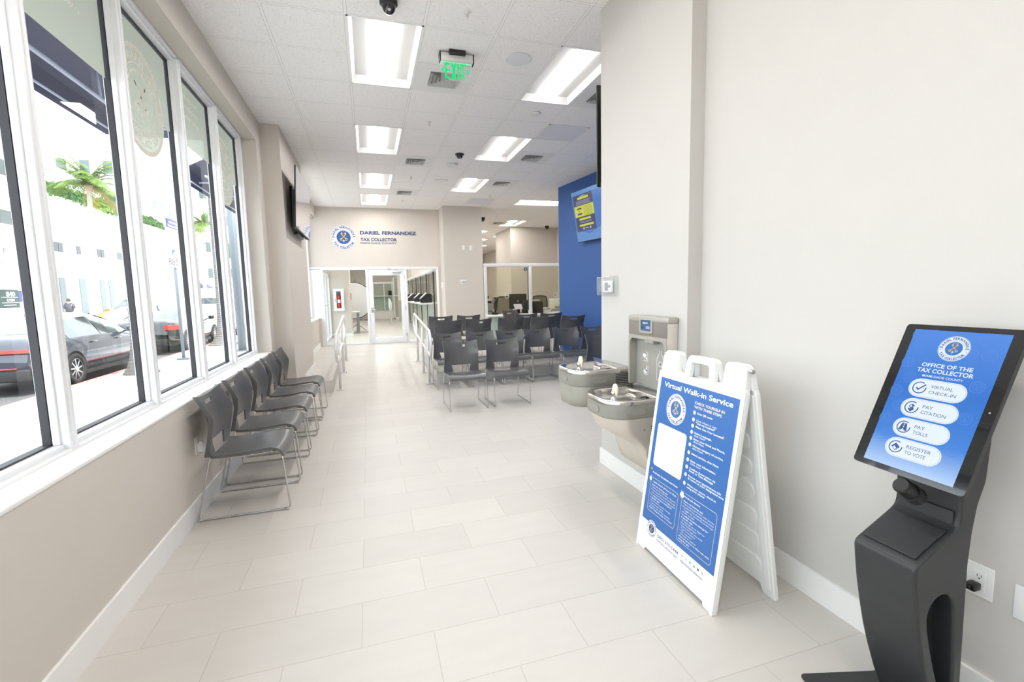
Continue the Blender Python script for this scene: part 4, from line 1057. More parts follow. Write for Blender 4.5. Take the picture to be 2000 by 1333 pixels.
part('adapter_body', MB().rbox(WX + 0.0085, 3.63, 0.435, WX + 0.045, 3.69, 0.50, 0.006), 'white_gloss', pa); part('adapter_tab', MB().rbox(WX + 0.02, 3.635, 0.498, WX + 0.04, 3.66, 0.512, 0.003), 'white_gloss', pa)
t = thing('wall_outlet', (WX, 9.9, 0.55), 'small white outlet low on the platform wall under the second window', 'outlet'); part('cover_plate', MB().rbox(WX, 9.86, 0.50, WX + 0.006, 9.94, 0.62, 0.002), 'white_gloss', t)
part('receptacle', MB().rbox(WX + 0.006, 9.883, 0.53, WX + 0.008, 9.917, 0.59, 0.0008), 'white_gloss', t)

# ================================================================ DRINKING FOUNTAINS
def fountain(y0, y1, zr, label, low):
    f = thing('drinking_fountain', (1.87, (y0 + y1) / 2, zr - 0.1), label, 'drinking fountain', 'wall mounted drinking fountains')
    xw, xf = 1.866, 1.388
    def outl(ins, z, rf=0.17, rb=0.012, dx=0.0):
        a0, a1, b0, b1 = xf + ins + dx, xw - ins, y0 + ins, y1 - ins; o = []
        rf = max(rf - ins, 0.03)
        for cx, cy, r, a in ((a1 - rb, b0 + rb, rb, -90), (a1 - rb, b1 - rb, rb, 0), (a0 + rf, b1 - rf * 0.9, rf, 90), (a0 + rf, b0 + rf * 0.9, rf, 180)):
            for k in range(9): t = math.radians(a + 90 * k / 8); ry = r * (0.9 if r == rf else 1); o.append((cx + r * math.cos(t), cy + ry * math.sin(t), z))
        return o
    z = zr
    # stainless top with a sunk bowl
    cyc = (y0 + y1) / 2
    def bowl(s, zz, cx=1.60): # shrink towards bowl centre
        base = outl(0.045, zz, 0.17, 0.05, 0.0)
        return [(cx + (p[0] - cx) * s[0] + s[2], cyc + (p[1] - cyc) * s[1], zz) for p in base]
    rings = [outl(-0.001, z - 0.030), outl(-0.001, z - 0.008), outl(0.005, z), outl(0.022, z), outl(0.030, z - 0.003)]
    rings += [bowl((0.93, 1, -0.012), z - 0.010), bowl((0.84, 0.93, -0.022), z - 0.030), bowl((0.74, 0.80, -0.030), z - 0.050), bowl((0.5, 0.5, -0.035), z - 0.060), bowl((0.1, 0.1, -0.03), z - 0.064)]
    part('basin', MB().loft(rings, cap1=True), 'steel', f, fix=True)
    dk = MB().rbox(1.74, y0 + 0.04, z - 0.022, 1.862, y1 - 0.04, z + 0.001, 0.004)
    dk.rbox(1.665, cyc - 0.05, z - 0.052, 1.76, cyc + 0.06, z - 0.010, 0.014, 4)
    part('rear_deck', dk, 'steel', f)
    dr = MB()
    for k in range(7):
        for j in range(2): dr.cyl((1.50 + 0.012 * j, cyc - 0.03 + 0.011 * k, z - 0.066), (1.50 + 0.012 * j, cyc - 0.03 + 0.011 * k, z - 0.0585), 0.0035, n=8)
    part('drain_holes', dr, 'void', f)
    # apron with push pads and louvres
    ap = MB().loft([outl(0.003, z - 0.028), outl(0.003, z - 0.11), outl(0.010, z - 0.122), outl(0.06, z - 0.124)], cap1=True)
    part('apron', ap, 'apron', f, fix=True)
    def pad(ya, yb, t0, t1, name='push_bar'):
        # follow the apron outline between two parameters
        o = outl(-0.003, z - 0.07); n = len(o); m = MB(); pts = []
        i0, i1 = int(t0 * (n - 1)), int(t1 * (n - 1)); seg = o[i0:i1 + 1]
        if len(seg) < 2: return
        rows = []
        for (x, y, _) in seg: rows.append((x, y))
        N = len(rows); prof = [(0.0, 0.0), (0.004, 0.003), (0.006, 0.010), (0.006, 0.040), (0.004, 0.047), (0.0, 0.050)]
        rings = []
        for (x, y) in rows:
            d = Vector((x - (xf + 0.2), y - cyc)).normalized(); rings.append([(x + d.x * a, y + d.y * a, z - 0.098 + h) for a, h in prof])
        m.loft(rings, closed=False); part(name, m, 'apron', f)
    # flat side pad facing the camera, and one on the front left curve
    def flat_pad(x0, x1, yy):
        o = rrpts(x0, z - 0.098, x1, z - 0.050, 0.022); m = MB(); m.prism(o, 'y', yy, yy - 0.005); part('push_bar', m, 'apron', f, bevel=0.0015, fix=True)
    flat_pad(1.515, 1.645, y0 + 0.004)
    o = outl(0.003, z - 0.07); n = len(o)
    # front pad on the straight front face
    fpx = xf + 0.003; m = MB(); q = rrpts(cyc - 0.02, z - 0.098, y1 - 0.165, z - 0.050, 0.022)
    pa_, pb_ = cyc - 0.07, cyc + 0.07
    m.prism(rrpts(pa_, z - 0.098, pb_, z - 0.050, 0.022), 'x', fpx, fpx - 0.005); part('push_bar', m, 'apron', f, bevel=0.0015, fix=True)
    lv = MB()
    for k in range(6): lv.box(1.715, y0 + 0.0035, z - 0.108 + k * 0.0125, 1.85, y0 + 0.002, z - 0.103 + k * 0.0125)
    part('louvre', lv, 'void', f)
    # bubbler: chrome spout with cream guard
    bx, by = 1.455, y0 + 0.075
    sp = MB().lathe([(0.026, 0), (0.027, 0.006), (0.018, 0.012), (0.017, 0.035), (0.019, 0.048), (0.015, 0.066), (0.004, 0.072)], (bx, by, z - 0.006), 18)
    part('spout', sp, 'chrome', f)
    gd = MB(); rings = []
    for h, wx, wy in ((0.030, 0.014, 0.020), (0.05, 0.017, 0.027), (0.078, 0.017, 0.028), (0.098, 0.013, 0.022), (0.108, 0.006, 0.011)):
        rings.append([(bx + 0.012 + wx * math.cos(2 * PI * k / 14), by + wy * math.sin(2 * PI * k / 14), z - 0.006 + h) for k in range(14)])
    gd.loft(rings, cap0=True, cap1=True); part('spout_guard', gd, 'cream', f)
    if low:
        rs_ = [(0.012, -0.120, 0.17, 0.010), (0.013, -0.155, 0.17, 0.022), (0.014, -0.205, 0.17, 0.045), (0.015, -0.245, 0.165, 0.085), (0.016, -0.275, 0.15, 0.140), (0.017, -0.305, 0.12, 0.190), (0.018, -0.345, 0.09, 0.225), (0.019, -0.40, 0.06, 0.250), (0.020, -0.50, 0.04, 0.290), (0.026, -0.512, 0.04, 0.30)]
        m = MB().loft([outl(a_, z + b_, rf=c_, dx=d_) for a_, b_, c_, d_ in rs_], cap1=True); part('lower_housing', m, 'steel_light', f, fix=True)
        part('screw', MB().cyl((1.64, y0 + 0.0145, z - 0.2), (1.64, y0 + 0.010, z - 0.2), 0.006, n=10), 'apron', f)
        lv = MB()
        for k in range(12): lv.box(1.69, y0 + 0.0125, z - 0.36 + k * 0.016, 1.75, y0 + 0.0105, z - 0.352 + k * 0.016)
        part('side_louvre', lv, 'void', f)
    else:
        m = MB().loft([outl(0.012, z - 0.120), outl(0.014, z - 0.20), outl(0.020, z - 0.275), outl(0.05, z - 0.278)], cap1=True)
        part('skirt', m, 'shroud', f, fix=True)
    return f
fountain(2.49, 2.93, 0.800, 'lower stainless drinking fountain under the bottle filler', True)
fountain(2.99, 3.43, 0.915, 'higher stainless drinking fountain nearer the waiting chairs', False)

bf = thing('bottle_filler', (1.87, 2.708, 0.82), 'grey and steel bottle filling station on the white pier above the fountain', 'bottle filler')
y0, y1, xf = 2.480, 2.937, 1.787
part('side_casing', MB().rbox(xf + 0.004, y0 + 0.004, 0.815, 1.868, y0 + 0.012, 1.29, 0.002).rbox(xf + 0.004, y1 - 0.012, 0.815, 1.868, y1 - 0.004, 1.29, 0.002).box(xf + 0.004, y0 + 0.01, 1.17, 1.868, y1 - 0.01, 1.285).box(xf + 0.062, y0 + 0.01, 0.815, 1.868, y1 - 0.01, 1.18), 'steel_light', bf)
part('top_cap', MB().rbox(xf - 0.003, y0 - 0.005, 1.272, 1.870, y1 + 0.004, 1.314, 0.012, 3), 'apron_light', bf)
def Bf(): return Board((xf, 2.708, 0), (0, -1, 0), (0, 0, 1))
# front face around the alcove
m = MB(); yy0, yy1 = y0 + 0.004, y1 - 0.004
m.box(xf, yy0, 1.18, xf + 0.006, yy1, 1.275)
part('steel_face', m, 'steel', bf)
arch = MB()
fr_o = [(yy1, 0.822), (yy1, 1.185), (yy0, 1.185), (yy0, 0.822)]
fr_i = [(yy1 - 0.016, 0.822), (yy1 - 0.016, 1.105)] + [(yy1 - 0.016 - 0.05 * (1 - math.cos(PI / 2 * k / 6)), 1.105 + 0.05 * math.sin(PI / 2 * k / 6)) for k in range(1, 7)] + \
       [(yy0 + 0.016 + 0.05 * (1 - math.cos(PI / 2 * k / 6)), 1.105 + 0.05 * math.sin(PI / 2 * k / 6)) for k in range(6, -1, -1)] + [(yy0 + 0.016, 0.822)]
nI = len(fr_i); fo = []
for (y, z) in fr_i: fo.append((yy1 if y > 2.708 else yy0, z) if z < 1.106 else (y + (yy1 - (yy1 - 0.016)) * (1 if y > 2.708 else -1) * 0.9, 1.178))
for k in range(nI - 1):
    a, b_, c_, d_ = fr_i[k], fr_i[k + 1], fo[k + 1], fo[k]
    arch.add([(xf - 0.004, *p) for p in (a, b_, c_, d_)] + [(xf + 0.006, *p) for p in (a, b_, c_, d_)], [(0, 1, 2, 3), (7, 6, 5, 4), (0, 4, 5, 1), (2, 6, 7, 3)])
part('alcove_frame', arch, 'apron_light', bf, fix=True)
al = MB(); al.box(xf + 0.055, yy0 + 0.01, 0.822, xf + 0.060, yy1 - 0.01, 1.16); al.box(xf + 0.005, yy0 + 0.008, 1.150, xf + 0.058, yy1 - 0.008, 1.165)
al.box(xf + 0.004, yy0 + 0.005, 0.822, xf + 0.058, yy0 + 0.017, 1.16); al.box(xf + 0.004, yy1 - 0.017, 0.822, xf + 0.058, yy1 - 0.005, 1.16)
part('alcove', al, 'alcove', bf)
part('nozzle_block', MB().rbox(xf + 0.004, 2.645, 1.128, xf + 0.05, 2.745, 1.155, 0.006), 'apron_light', bf)
part('display_surround', MB().prism(rrpts(2.640, 1.198, 2.792, 1.29, 0.012), 'x', xf - 0.007, xf + 0.003), 'apron_light', bf, bevel=0.002)
b = Board((xf - 0.0075, 2.708, 0), (0, -1, 0), (0, 0, 1))
b.rect(-0.064, 1.214, 0.052, 1.288, 'lcd_body', 0); b.text('ELKAY', -0.006, 1.262, 0.012, 'scr_white', 1, width=0.062, bold=0.05, align='c'); b.rect(-0.001, 1.229, 0.044, 1.247, 'lcd', 1)
b.rect(-0.054, 1.229, -0.030, 1.235, 'print_navy', 1); b.rect(-0.054, 1.221, -0.020, 1.2225, 'tv_pale', 1); b.rect(0.006, 1.221, 0.044, 1.2225, 'tv_pale', 1)
b.build('display', bf)
b = Board((xf + 0.0545, 2.708, 0), (0, -1, 0), (0, 0, 1)); sx = lambda y: -(y - 2.708)
# white bottle outline, drop, icons on the alcove back
cx_ = 0.078; L = [(-0.012, 1.085), (-0.012, 1.062), (-0.032, 1.035), (-0.036, 1.02), (-0.036, 0.885), (-0.030, 0.878), (0.030, 0.878), (0.036, 0.885), (0.036, 1.02), (0.032, 1.035), (0.012, 1.062), (0.012, 1.085)]
L = [(cx_ + p[0] * 1.05, p[1]) for p in L]
for k in range(len(L) - 1): b.line(*L[k], *L[k + 1], 0.004, 'print_white', 1)
b.ring(cx_, 0.992, 0.017, 0.020, 'print_white', 1, 28); b.disc(cx_, 0.992, 0.006, 'black', 2, 14); b.ring(cx_, 0.992, 0.010, 0.012, 'print_white', 1, 20)
b.poly([(cx_, 1.118), (cx_ + 0.006, 1.100), (cx_ + 0.004, 1.094), (cx_, 1.092), (cx_ - 0.004, 1.094), (cx_ - 0.006, 1.100)], 'apron', 1)
for (ix, iz) in ((-0.095, 1.026), (-0.090, 0.930)):
    b.line(ix + 0.026, iz + 0.025, ix + 0.026, iz - 0.032, 0.003, 'print_white', 1); b.line(ix - 0.026, iz - 0.032, ix + 0.027, iz - 0.032, 0.003, 'print_white', 1); b.line(ix + 0.010, iz + 0.028, ix + 0.010, iz + 0.042, 0.0025, 'print_white', 1); b.line(ix + 0.009, iz + 0.028, ix + 0.027, iz + 0.026, 0.0025, 'print_white', 1)
b.poly([(-0.120, 1.022), (-0.130, 1.032), (-0.118, 1.045), (-0.100, 1.040), (-0.088, 1.045), (-0.085, 1.030), (-0.096, 1.016), (-0.112, 1.012)], 'print_white', 1); b.disc(-0.082, 1.010, 0.008, 'print_white', 1, 14)
b.poly([(-0.118, 0.912), (-0.112, 0.935), (-0.100, 0.925), (-0.082, 0.93), (-0.078, 0.905), (-0.10, 0.902)], 'print_white', 1); b.rrect(-0.090, 0.905, -0.074, 0.945, 0.004, 'print_white', 2); b.rect(-0.088, 0.918, -0.076, 0.932, 'print_navy', 3); b.rect(-0.085, 0.945, -0.079, 0.955, 'print_white', 2)
b.rrect(0.158, 0.984, 0.166, 0.990, 0.002, 'print_white', 1); b.rrect(0.172, 0.982, 0.176, 0.987, 0.002, 'print_white', 1)
b.build('pictograms', bf)

# ================================================================ TELEVISIONS
def quad_box(mb, o, r, u, n, w_, h_, d0, d1, m=0):
    P = lambda a, b_, c_: tuple(o + r * a + u * b_ + n * c_)
    v = [P(a, b_, c_) for c_ in (d0, d1) for b_ in (0, h_) for a in (0, w_)]
    return mb.add(v, [(0, 2, 3, 1), (4, 5, 7, 6), (0, 1, 5, 4), (1, 3, 7, 5), (3, 2, 6, 7), (2, 0, 4, 6)], m)
def television(o, r, u, w_, h_, th, label, wall_pt, screen_fn, th2=0.055):
    o, r, u = Vector(o), Vector(r).normalized(), Vector(u).normalized(); n = r.cross(u)
    t = thing('television', tuple(o + r * w_ / 2 + u * h_ / 2), label, 'television')
    part('bezel', quad_box(MB(), o, r, u, n, w_, h_, -0.018, 0.0), 'black', t, bevel=0.003, fix=True)
    part('rear_case', quad_box(quad_box(MB(), o + r * 0.06 + u * 0.0, r, u, n, w_ - 0.12, h_ * 0.62, -th2, -0.017), o + r * 0.02 + u * 0.0, r, u, n, w_ - 0.04, 0.035, -0.04, -0.017), 'black_matte', t, bevel=0.008, fix=True)
    b = Board(o + r * 0.009 + u * 0.012 + n * 0.0006, r, u); scr = screen_fn(b, w_ - 0.018, h_ - 0.021, t, o, r, u, n)
    mb = MB(); mid = o + r * w_ / 2 + u * h_ / 2 - n * th2
    for dz in (-0.16, 0.16):
        for dr_ in (-0.22, 0.22):
            a = mid + u * dz + r * dr_; k = wall_pt(a); mb.tube([tuple(a), tuple(k)], 0.012, 8)
    for dr_ in (-0.22, 0.22):
        a = mid + r * dr_; k0 = wall_pt(a + u * -0.24); k1 = wall_pt(a + u * 0.24); mb.tube([tuple(a - u * 0.24), tuple(a + u * 0.24)], 0.014, 8); mb.tube([tuple(k0), tuple(k1)], 0.018, 8)
    part('wall_bracket', mb, 'black', t)
    return t, scr
def scr_off(b, w_, h_, t, o, r, u, n):
    b.rect(0, 0, w_, h_, 'tv_glass', 0); return b.build('screen', t)
# left television on the pier, leaning forward at the top
uL = Vector((-0.811 + 0.860, 0, 3.205 - 2.413)).normalized()
t, s_ = television((-0.860, 6.76, 2.413), (0, 1, 0), uL * 1.0, 1.54, 0.80, 0.05, 'large black television hung on the beige window-side pier, seen edge on', lambda p: Vector((-0.958, p.y, p.z)), scr_off)
part('lower_box', MB().rbox(-0.945, 7.2, 2.372, -0.905, 7.9, 2.405, 0.004).rbox(-0.93, 7.25, 2.40, -0.90, 7.30, 2.44, 0.004).rbox(-0.93, 7.80, 2.40, -0.90, 7.85, 2.44, 0.004), 'black', t)
# television on the far side of the white pier
def scr_black(b, w_, h_, t, o, r, u, n): b.rect(0, 0, w_, h_, 'black_gloss', 0); return b.build('screen', t)
television((1.90 + 1.22, 3.64, 2.365), (-1, 0, 0), (0, 0, 1), 1.22, 0.822, 0.05, 'television edge sticking out behind the top of the white fountain pier', lambda p: Vector((p.x, 3.522, p.z)), scr_black, th2=0.06)
# blue television on the blue wall
bd = Vector((BW(0) - BW(1), -1, 0)).normalized()
top = Vector((3.885, 8.52, 3.392)); bot = Vector((4.005, 8.455, 2.432)); uB = (top - bot).normalized()
def scr_blue(b, w_, h_, t, o, r, u, n):
    b.rect(0, 0, w_, h_, 'tv_blue', 0)
    b.poly([(0, 0), (w_, 0), (w_, 0.30), (0.9, 0.24), (0.45, 0.12), (0.0, 0.23)], 'tv_blue_light', 1); b.rect(0, h_ - 0.075, w_, h_, 'tv_blue_light', 1)
    s = b.build('screen', t)
    b = Board(o + r * 0.009 + u * 0.012 + n * 0.0012, r, u)
    x0, x1, zt, zb = 0.05, 0.68, h_ - 0.075, 0.19
    b.rect(x0, zb, x1, zt, 'tv_navy', 2); H_ = zt - zb
    b.rect(x0, zb + H_ * 0.40, x1, zb + H_ * 0.70, 'tv_yellow', 3)
    b.rect(x0 + .22, zb + H_ * .945, x0 + .42, zb + H_ * .965, 'tv_pale', 3); b.rrect(x0 + .14, zb + H_ * .87, x0 + .50, zb + H_ * .93, .01, 'tv_yellow', 3)
    for k in range(5): b.rect(x0 + .07, zb + H_ * (.73 + .024 * k), x0 + .56 - .03 * (k % 3), zb + H_ * (.738 + .024 * k), 'tv_pale', 3)
    for k in range(8): b.rect(x0 + .30, zb + H_ * (.425 + .033 * k), x0 + .58, zb + H_ * (.433 + .033 * k), 'tv_navy', 4)
    b.rect(x0 + .08, zb + H_ * .60, x0 + .24, zb + H_ * .645, 'tv_navy', 4); b.rect(x0 + .13, zb + H_ * .54, x0 + .17, zb + H_ * .565, 'tv_navy', 4); b.rect(x0 + .08, zb + H_ * .45, x0 + .24, zb + H_ * .50, 'tv_navy', 4)
    b.rrect(x0 + .12, zb + H_ * .30, x0 + .50, zb + H_ * .355, .008, 'tv_yellow', 3); b.rect(x0 + .12, zb + H_ * .255, x0 + .52, zb + H_ * .263, 'tv_pale', 3); b.rect(x0 + .14, zb + H_ * .225, x0 + .50, zb + H_ * .233, 'tv_pale', 3)
    b.rrect(x0 + .10, zb + H_ * .13, x0 + .56, zb + H_ * .185, .008, 'tv_yellow', 3); b.rrect(x0 + .20, zb + H_ * .04, x0 + .25, zb + H_ * .10, .01, 'tv_pale', 3); b.rect(x0 + .27, zb + H_ * .06, x0 + .38, zb + H_ * .08, 'tv_pale', 3); b.rect(x0 + .42, zb + H_ * .04, x0 + .47, zb + H_ * .10, 'tv_pale', 3)
    b.build('notice', s); return s
nB = (bd.cross(uB)).normalized()
television(tuple(bot), tuple(bd), tuple(uB), 1.68, (top - bot).length, 0.05, 'television with a navy and yellow notice tilted on the blue wall', lambda p: Vector((BW(p.y) - 0.022, p.y, p.z)) , scr_blue)

# ================================================================ THERMOSTAT, EXIT SIGN, CEILING DEVICES
th = thing('thermostat', (1.87, 3.355, 1.52), 'white thermostat in a clear lockable guard on the end of the white pier', 'thermostat')
part('thermostat_body', MB().rbox(1.843, 3.29, 1.475, 1.866, 3.43, 1.57, 0.006), 'white_gloss', th)
b = Board((1.8425, 3.36, 1.52), (0, -1, 0), (0, 0, 1)); b.rect(-0.035, -0.030, 0.020, 0.035, 'print_grey', 0); b.build('display', th)
part('guard', MB().rbox(1.815, 3.222, 1.450, 1.868, 3.488, 1.604, 0.012, 3), 'acrylic', th)
part('lock', MB().cyl((1.814, 3.262, 1.525), (1.806, 3.262, 1.525), 0.012, n=16), 'steel', th)

ex = thing('exit_sign', (0.888, 4.43, CZ), 'green EXIT sign on clear acrylic hung below the ceiling grid', 'exit sign')
part('canopy', MB().rbox(0.815, 4.36, CZ - 0.035, 0.965, 4.50, CZ + 0.001, 0.004), 'black', ex)
part('lamp_housing', MB().rbox(0.738, 4.395, 3.602, 1.040, 4.465, 3.672, 0.006), 'alu_light', ex)
for x in (0.731, 1.039): part('end_cap', MB().rbox(x, 4.392, 3.598, x + 0.009, 4.468, 3.676, 0.002), 'black', ex)
part('acrylic_panel', MB().box(0.744, 4.427, 3.447, 1.018, 4.434, 3.602), 'acrylic', ex)
part('lit_edge', MB().box(0.744, 4.424, 3.598, 1.030, 4.436, 3.603), 'edge_green', ex)
b = Board((0.88, 4.4255, 3.527), (1, 0, 0), (0, 0, 1)); W = 0.026
x = -0.103
b.rect(x, -0.070, x + W * .75, 0.072, 'exit_green', 0)
for z in (-0.070, -0.006, 0.053): b.rect(x, z, x + 0.048, z + 0.019, 'exit_green', 0)
x = -0.045; b.poly([(x, 0.072), (x + W * .8, 0.072), (x + 0.052, -0.070), (x + 0.052 - W * .8, -0.070)], 'exit_green', 0); b.poly([(x + 0.052 - W * .8, 0.072), (x + 0.052, 0.072), (x + W * .8, -0.070), (x, -0.070)], 'exit_green', 0)
b.rect(0.014, -0.070, 0.034, 0.072, 'exit_green', 0)
b.rect(0.042, 0.052, 0.092, 0.072, 'exit_green', 0); b.rect(0.057, -0.070, 0.077, 0.060, 'exit_green', 0)
for sg in (-1, 1):
    c_ = 0.0 + sg * 0.120 if sg > 0 else -0.122
    b.poly([(c_ - sg * 0.010, 0.028), (c_ + sg * 0.012, 0.004), (c_ - sg * 0.010, -0.020), (c_ - sg * 0.019, -0.012), (c_ - sg * 0.004, 0.004), (c_ - sg * 0.019, 0.020)], 'exit_green', 0)
b.build('lettering', ex)

def round_dev(name, x, y, r, h, m, label, cat, dome=False, extra=None, group=None):
    t = thing(name, (x, y, CZ), label, cat, group)
    if dome:
        part('mount_ring', MB().lathe([(0.0, CZ), (r, CZ), (r * 1.0, CZ - h * 0.35), (r * 0.86, CZ - h * 0.42), (0, CZ - h * .42)], (x, y, 0), 28), m, t)
        part('dome', MB().lathe([(r * 0.80 * math.cos(a), CZ - h * 0.4 - h * 0.9 * math.sin(a)) for a in [PI / 2 * k / 7 for k in range(8)]], (x, y, 0), 24), 'black_gloss', t)
        part('camera_lens', MB().cyl((x - 0.0, y - r * 0.55, CZ - h * 1.0), (x, y - r * 0.62, CZ - h * 1.12), 0.012, n=12), 'steel', t)
    else:
        part('rim', MB().lathe([(r * 0.9, CZ - 0.001), (r, CZ - 0.001), (r, CZ - h), (r * 0.97, CZ - h - 0.002), (r * 0.90, CZ - h)], (x, y, 0), 36), m, t)
        part('face', MB().lathe([(0, CZ - h - 0.001), (r * 0.5, CZ - h - 0.001), (r * 0.92, CZ - h)], (x, y, 0), 36), extra or m, t)
    return t
round_dev('dome_camera', 0.262, 3.80, 0.066, 0.075, 'black', 'black dome camera at the top edge above the nearest troffer', 'camera', dome=True)
round_dev('dome_camera', 1.497, 7.46, 0.068, 0.06, 'black', 'black dome camera on the ceiling above the disc access point', 'camera', dome=True)
round_dev('ceiling_speaker', 1.472, 4.385, 0.125, 0.007, 'speaker_grey', 'round ceiling speaker right of the exit sign', 'speaker')
round_dev('ceiling_speaker', 1.483, 9.24, 0.125, 0.007, 'device_white', 'farther round ceiling speaker beyond the white disc', 'speaker')
round_dev('access_point', 1.480, 8.06, 0.10, 0.03, 'speaker_grey', 'pale lavender disc-shaped access point on the ceiling', 'access point')
t = round_dev('smoke_detector', 2.095, 5.60, 0.062, 0.022, 'device_white', 'small white smoke detector right of the second tile row', 'smoke detector')
def pendent(x, y, label):
    t = thing('sprinkler_head', (x, y, CZ), label, 'sprinkler')
    part('escutcheon', MB().lathe([(0.0, CZ - 0.004), (0.034, CZ - 0.001), (0.036, CZ - 0.0), (0.0, CZ)], (x, y, 0), 20), 'device_white', t)
    part('sprinkler_body', MB().cyl((x, y, CZ), (x, y, CZ - 0.022), 0.009, n=10).tube([(x - .009, y, CZ - .02), (x - .016, y, CZ - .035), (x, y, CZ - .05)], .0025, 6).tube([(x + .009, y, CZ - .02), (x + .016, y, CZ - .035), (x, y, CZ - .05)], .0025, 6).cyl((x, y, CZ - .05), (x, y, CZ - .053), 0.016, n=12), 'device_white', t)
    part('bulb', MB().cyl((x, y, CZ - .022), (x, y, CZ - .048), 0.003, n=8), 'red_soft', t)
pendent(0.855, 3.78, 'sprinkler head nearest, right of the dome camera at the top'); pendent(0.862, 6.20, 'sprinkler head two tiles beyond the exit sign'); pendent(0.88, 9.05, 'sprinkler head between the two farther diffusers'); pendent(0.88, 11.3, 'sprinkler head near the end wall, beyond the last diffuser')
pendent(2.75, 10.4, 'sprinkler head right of the third right-row diffuser')
def diffuser(x, y, label):
    t = thing('air_diffuser', (x, y, CZ), label, 'air vent', 'square supply diffusers')
    g = 0.298
    part('panel', MB().box(x - g, y - g, CZ - 0.004, x + g, y + g, CZ - 0.0005), 'device_white', t)
    part('throat', MB().box(x - 0.15, y - 0.15, CZ - 0.0048, x + 0.15, y + 0.15, CZ - 0.0042), 'vent_dark', t)
    m = MB()
    for k, s in enumerate((0.148, 0.112, 0.076, 0.040)):
        for (ax, ay, bx_, by_) in ((-1, -1, 1, -1), (1, -1, 1, 1), (1, 1, -1, 1), (-1, 1, -1, -1)):
            z0, z1 = CZ - 0.005, CZ - 0.020; i = s - 0.028
            m.quad((x + ax * s, y + ay * s, z1), (x + bx_ * s, y + by_ * s, z1), (x + bx_ * i, y + by_ * i, z0), (x + ax * i, y + ay * i, z0))
            m.quad((x + ax * s, y + ay * s, z1), (x + ax * i, y + ay * i, z0), (x + bx_ * i, y + by_ * i, z0), (x + bx_ * s, y + by_ * s, z1))
    part('vane', m, 'device_white', t)
diffuser(0.861, 4.974, 'square air diffuser directly behind the exit sign'); diffuser(0.861, 8.024, 'square air diffuser left of the farther dome camera'); diffuser(2.691, 7.414, 'square air diffuser beside the second right-row troffer')
diffuser(2.691, 9.244, 'square air diffuser beside the third right-row troffer'); diffuser(0.861, 10.464, 'square air diffuser closest to the end wall sign'); diffuser(4.06, 14.4, 'square air diffuser over the back office'); diffuser(2.691, 4.974, 'square air diffuser cut by the television on the white pier')
def retgrille(x, y, label):
    t = thing('return_grille', (x, y, CZ), label, 'air vent', 'perforated return grilles'); g = 0.292
    m = MB()
    for (u0, v0, u1, v1) in ((-g, -g, g, -g + .02), (-g, g - .02, g, g), (-g, -g, -g + .02, g), (g - .02, -g, g, g)): m.box(x + u0, y + v0, CZ - 0.008, x + u1, y + v1, CZ - 0.0005)
    part('frame', m, 'device_white', t)
    s = MB()
    for k in range(34): yy = y - g + 0.024 + k * 0.0165; s.quad((x - g + .02, yy, CZ - .003), (x + g - .02, yy, CZ - .003), (x + g - .02, yy + .010, CZ - .007), (x - g + .02, yy + .010, CZ - .007))
    part('slats', s, 'speaker_grey', t)
    part('backing', MB().quad((x - g + .02, y + g - .02, CZ - .001), (x + g - .02, y + g - .02, CZ - .001), (x + g - .02, y - g + .02, CZ - .001), (x - g + .02, y - g + .02, CZ - .001)), 'print_grey', t)
retgrille(2.691, 6.194, 'grey return grille above the second right-row troffer'); retgrille(2.691, 11.05, 'grey return grille just before the end pillar')

# ================================================================ END WALL LETTERING AND PILLAR PLATES
sg_ = thing('wall_seal', (-0.505, 12.42, 2.95), 'round white, navy and gold seal above the glass partition', 'wall sign')
b = Board((-0.505, 12.414, 2.95), (1, 0, 0), (0, 0, 1), step=0.0008)
seal(b, 0, 0, 0.305, 1); b.build('seal_print', sg_); part('disc', MB().cyl((-0.505, 12.419, 2.95), (-0.505, 12.4145, 2.95), 0.305, n=64), 'print_white', sg_)
def letters(s, x0, x1, z, cap, bold, label, name='wall_lettering'):
    v, f, a, c_ = text2d(s, bold); sx = (x1 - x0) / (c_ - a); sy = cap / 0.729; mb = MB()
    n = len(v); V = [(x0 + (p[0] - a) * sx, 12.4135, z + p[1] * sy) for p in v] + [(x0 + (p[0] - a) * sx, 12.4185, z + p[1] * sy) for p in v]
    ed = {}
    for q in f:
        for i in range(len(q)): e_ = (q[i], q[(i + 1) % len(q)]); ed[e_] = 1
    side = [(a_, b_, b_ + n, a_ + n) for (a_, b_) in ed if (b_, a_) not in ed]
    t = thing(name, ((x0 + x1) / 2, 12.42, z), label, 'wall sign')
    allf = f + [[i + n for i in q][::-1] for q in f] + side; words = s.split(' '); cut = []; pre = ''
    for w_ in words[:-1]:
        pre += w_; g0 = text2d(pre, bold); pre += ' '; cut.append(x0 + (g0[3] + 0.08 - a) * sx)
    lo = -9
    for wd, hi in zip(words, cut + [9]):
        fs = [q for q in allf if lo <= V[q[0]][0] < hi]; used = sorted({i for q in fs for i in q}); mp = {i: k for k, i in enumerate(used)}
        part('word', MB().add([V[i] for i in used], [[mp[i] for i in q] for q in fs]), 'print_navy', t); lo = hi
    return t
letters('DARIEL FERNANDEZ', -0.112, 1.278, 3.030, 0.086, 0.03, 'top line of navy raised lettering right of the round seal, a person name in capitals')
letters('TAX COLLECTOR', -0.108, 0.780, 2.868, 0.076, 0.02, 'middle line of navy lettering reading tax collector')
letters('MIAMI-DADE COUNTY', -0.114, 0.770, 2.791, 0.048, -0.006, 'bottom thin line of navy lettering reading Miami-Dade county')
